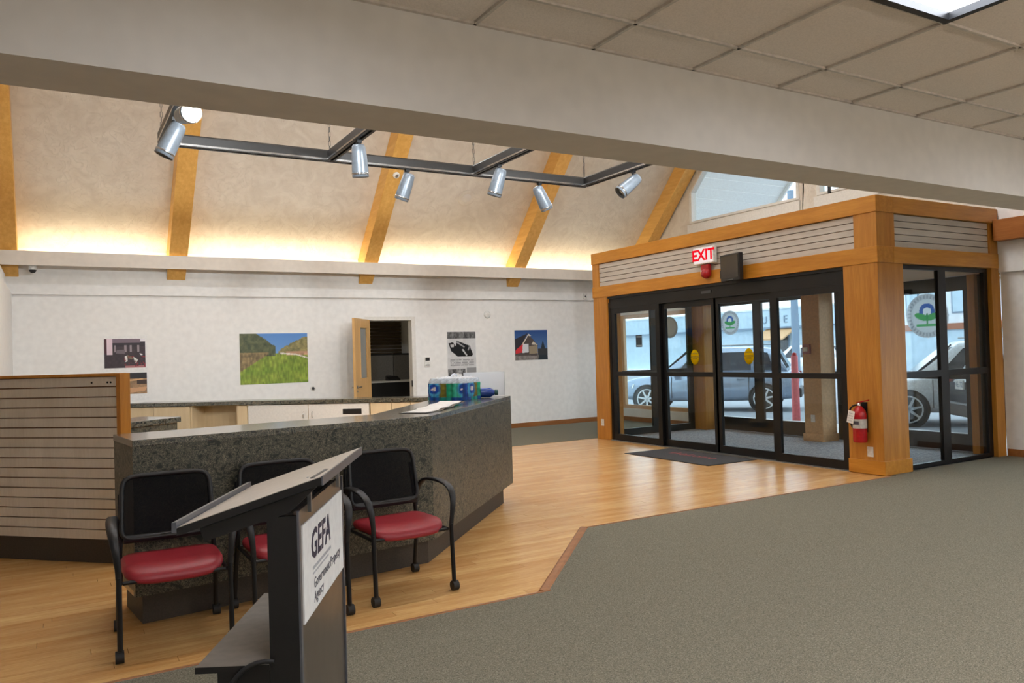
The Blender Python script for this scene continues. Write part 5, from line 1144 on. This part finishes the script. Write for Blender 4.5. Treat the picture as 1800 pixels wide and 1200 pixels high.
pu = thing('pull_station', 'faded red pull station on the beige post inside the vestibule', 'fire alarm', (10.6, 8.66, 1.5)); B(10.57, 10.618, 8.59, 8.73, 1.42, 1.58).build('body', 'pull_red' if 'pull_red' in MATS else 'red_plastic', pu, bevel=.006); B(10.562, 10.57, 8.62, 8.70, 1.46, 1.53).build('pull_bar', 'white_plastic', pu)
# stickers on glass
def disc_print(name, parent, c, right, up, r, fn, n=56, mat='sticker_print'):
    o = Vector(c)-Vector(right)*r-Vector(up)*r
    return printed(name, tuple(o), right, up, 2*r, 2*r, fn, parent, n, n, mat, lambda U, V: (U-.5)**2+(V-.5)**2 <= .2501)
def seal(U, V):
    x = (U-.5)*2; y = (V-.5)*2; R = np.hypot(x, y); im = C3(U, (196, 202, 208)); put(im, R < .74, (214, 222, 226))
    put(im, (R > .76) & (R < .92) & (np.sin(np.arctan2(y, x)*34) > .2), (160, 168, 176))
    f = (x**2+(y-.2)**2 < .36**2) & (y > .05); put(im, f, (60, 104, 176)); put(im, (x**2+(y-.16)**2 < .2**2) & (y > .05), (226, 236, 240))
    for s in (-1, 1): put(im, ((x*s-.24)/.34)**2+((y+.12-.3*x*s)/.15)**2 < 1, (70, 168, 96))
    put(im, (np.abs(x) < .04) & (y < .1) & (y > -.4), (60, 150, 90)); put(im, (np.abs(y+.42) < .07) & (np.abs(x) < .5), (84, 176, 110)); return im
o1 = thing('seal_sticker', 'round seal sticker on the outer street door left of the beige post', 'sticker', (XO, 10.74, 1.8), group='round seal stickers'); disc_print('seal_print', o1, (XO-.008, 10.74, 2.03), (0, -1, 0), (0, 0, 1), .235, seal)
o2 = thing('seal_sticker', 'larger round seal sticker seen through the panel right of the corner post', 'sticker', (XO, 6.84, 1.6), group='round seal stickers'); disc_print('seal_print', o2, (XO-.008, 6.86, 1.94), (0, -1, 0), (0, 0, 1), .33, seal)
o3 = thing('seal_sticker', 'grey back of a round sticker on the far vestibule glass', 'sticker', (10.15, VF-.03, 1.8), group='round seal stickers'); disc_print('seal_print', o3, (10.12, VF-.036, 1.98), (1, 0, 0), (0, 0, 1), .21, lambda U, V: np.where((((U-.5)**2+(V-.5)**2) > .15)[..., None], C3(U, (176, 180, 178)), C3(U, (196, 198, 192))))
hg = thing('hours_sign', 'small dark notice stuck on the far vestibule glass', 'notice', (9.35, VF-.03, 1.45)); B(9.30, 9.44, VF-.037, VF-.031, 1.62, 1.84).build('card', 'dark_grey_plastic', hg); B(9.31, 9.43, VF-.038, VF-.037, 1.80, 1.82).build('print_line', 'paper', hg); B(9.31, 9.43, VF-.038, VF-.037, 1.64, 1.66).build('print_line', 'paper', hg)
for i, (pl, yc, lab) in enumerate(((XF, 9.02, 'yellow door sticker on the left sliding leaf'), (XF, 7.93, 'yellow door sticker on the right sliding leaf'))):
    y = thing('door_sticker', lab, 'sticker', (pl, yc, 1.4), group='yellow door stickers'); xx = pl-.0062
    MB().lathe([(.088, 0), (.088, .0008), (0, .0009)], (xx, yc, 1.43), 32, (-1, 0, 0)).xf(Matrix.Translation((0, 0, 1.43)) @ Matrix.Diagonal((1, 1, 1.3, 1)) @ Matrix.Translation((0, 0, -1.43))).build('disc', 'yellow_film', y)
    text('CAUTION', .028, 'ink_text', y, frame_M((xx-.0014, yc, 1.485), (0, -1, 0), (0, 0, 1)), .0002); text('AUTOMATIC\nDOOR', .03, 'ink_navy', y, frame_M((xx-.0014, yc, 1.42), (0, -1, 0), (0, 0, 1)), .0002)
# entrance mat
mt = thing('entrance_mat', 'dark grey entrance mat with faded red lettering', 'mat', (7.9, 8.6, 0)); B(7.46, 8.33, 7.74, 9.47, .001, .008).build('pile', 'mat_fabric', mt); MB().box(7.44, 7.46, 7.72, 9.49, .001, .006).box(8.33, 8.35, 7.72, 9.49, .001, .006).box(7.46, 8.33, 7.72, 7.74, .001, .006).box(7.46, 8.33, 9.47, 9.49, .001, .006).build('border', 'rubber', mt)
plain('mat_red', (172, 82, 84), .9, var=.12, scale=40)
text('Welcome', .24, 'mat_red', mt, frame_M((7.98, 8.62, .0085), (0, -1, 0), (1, 0, 0)), .0003, shear=.3)
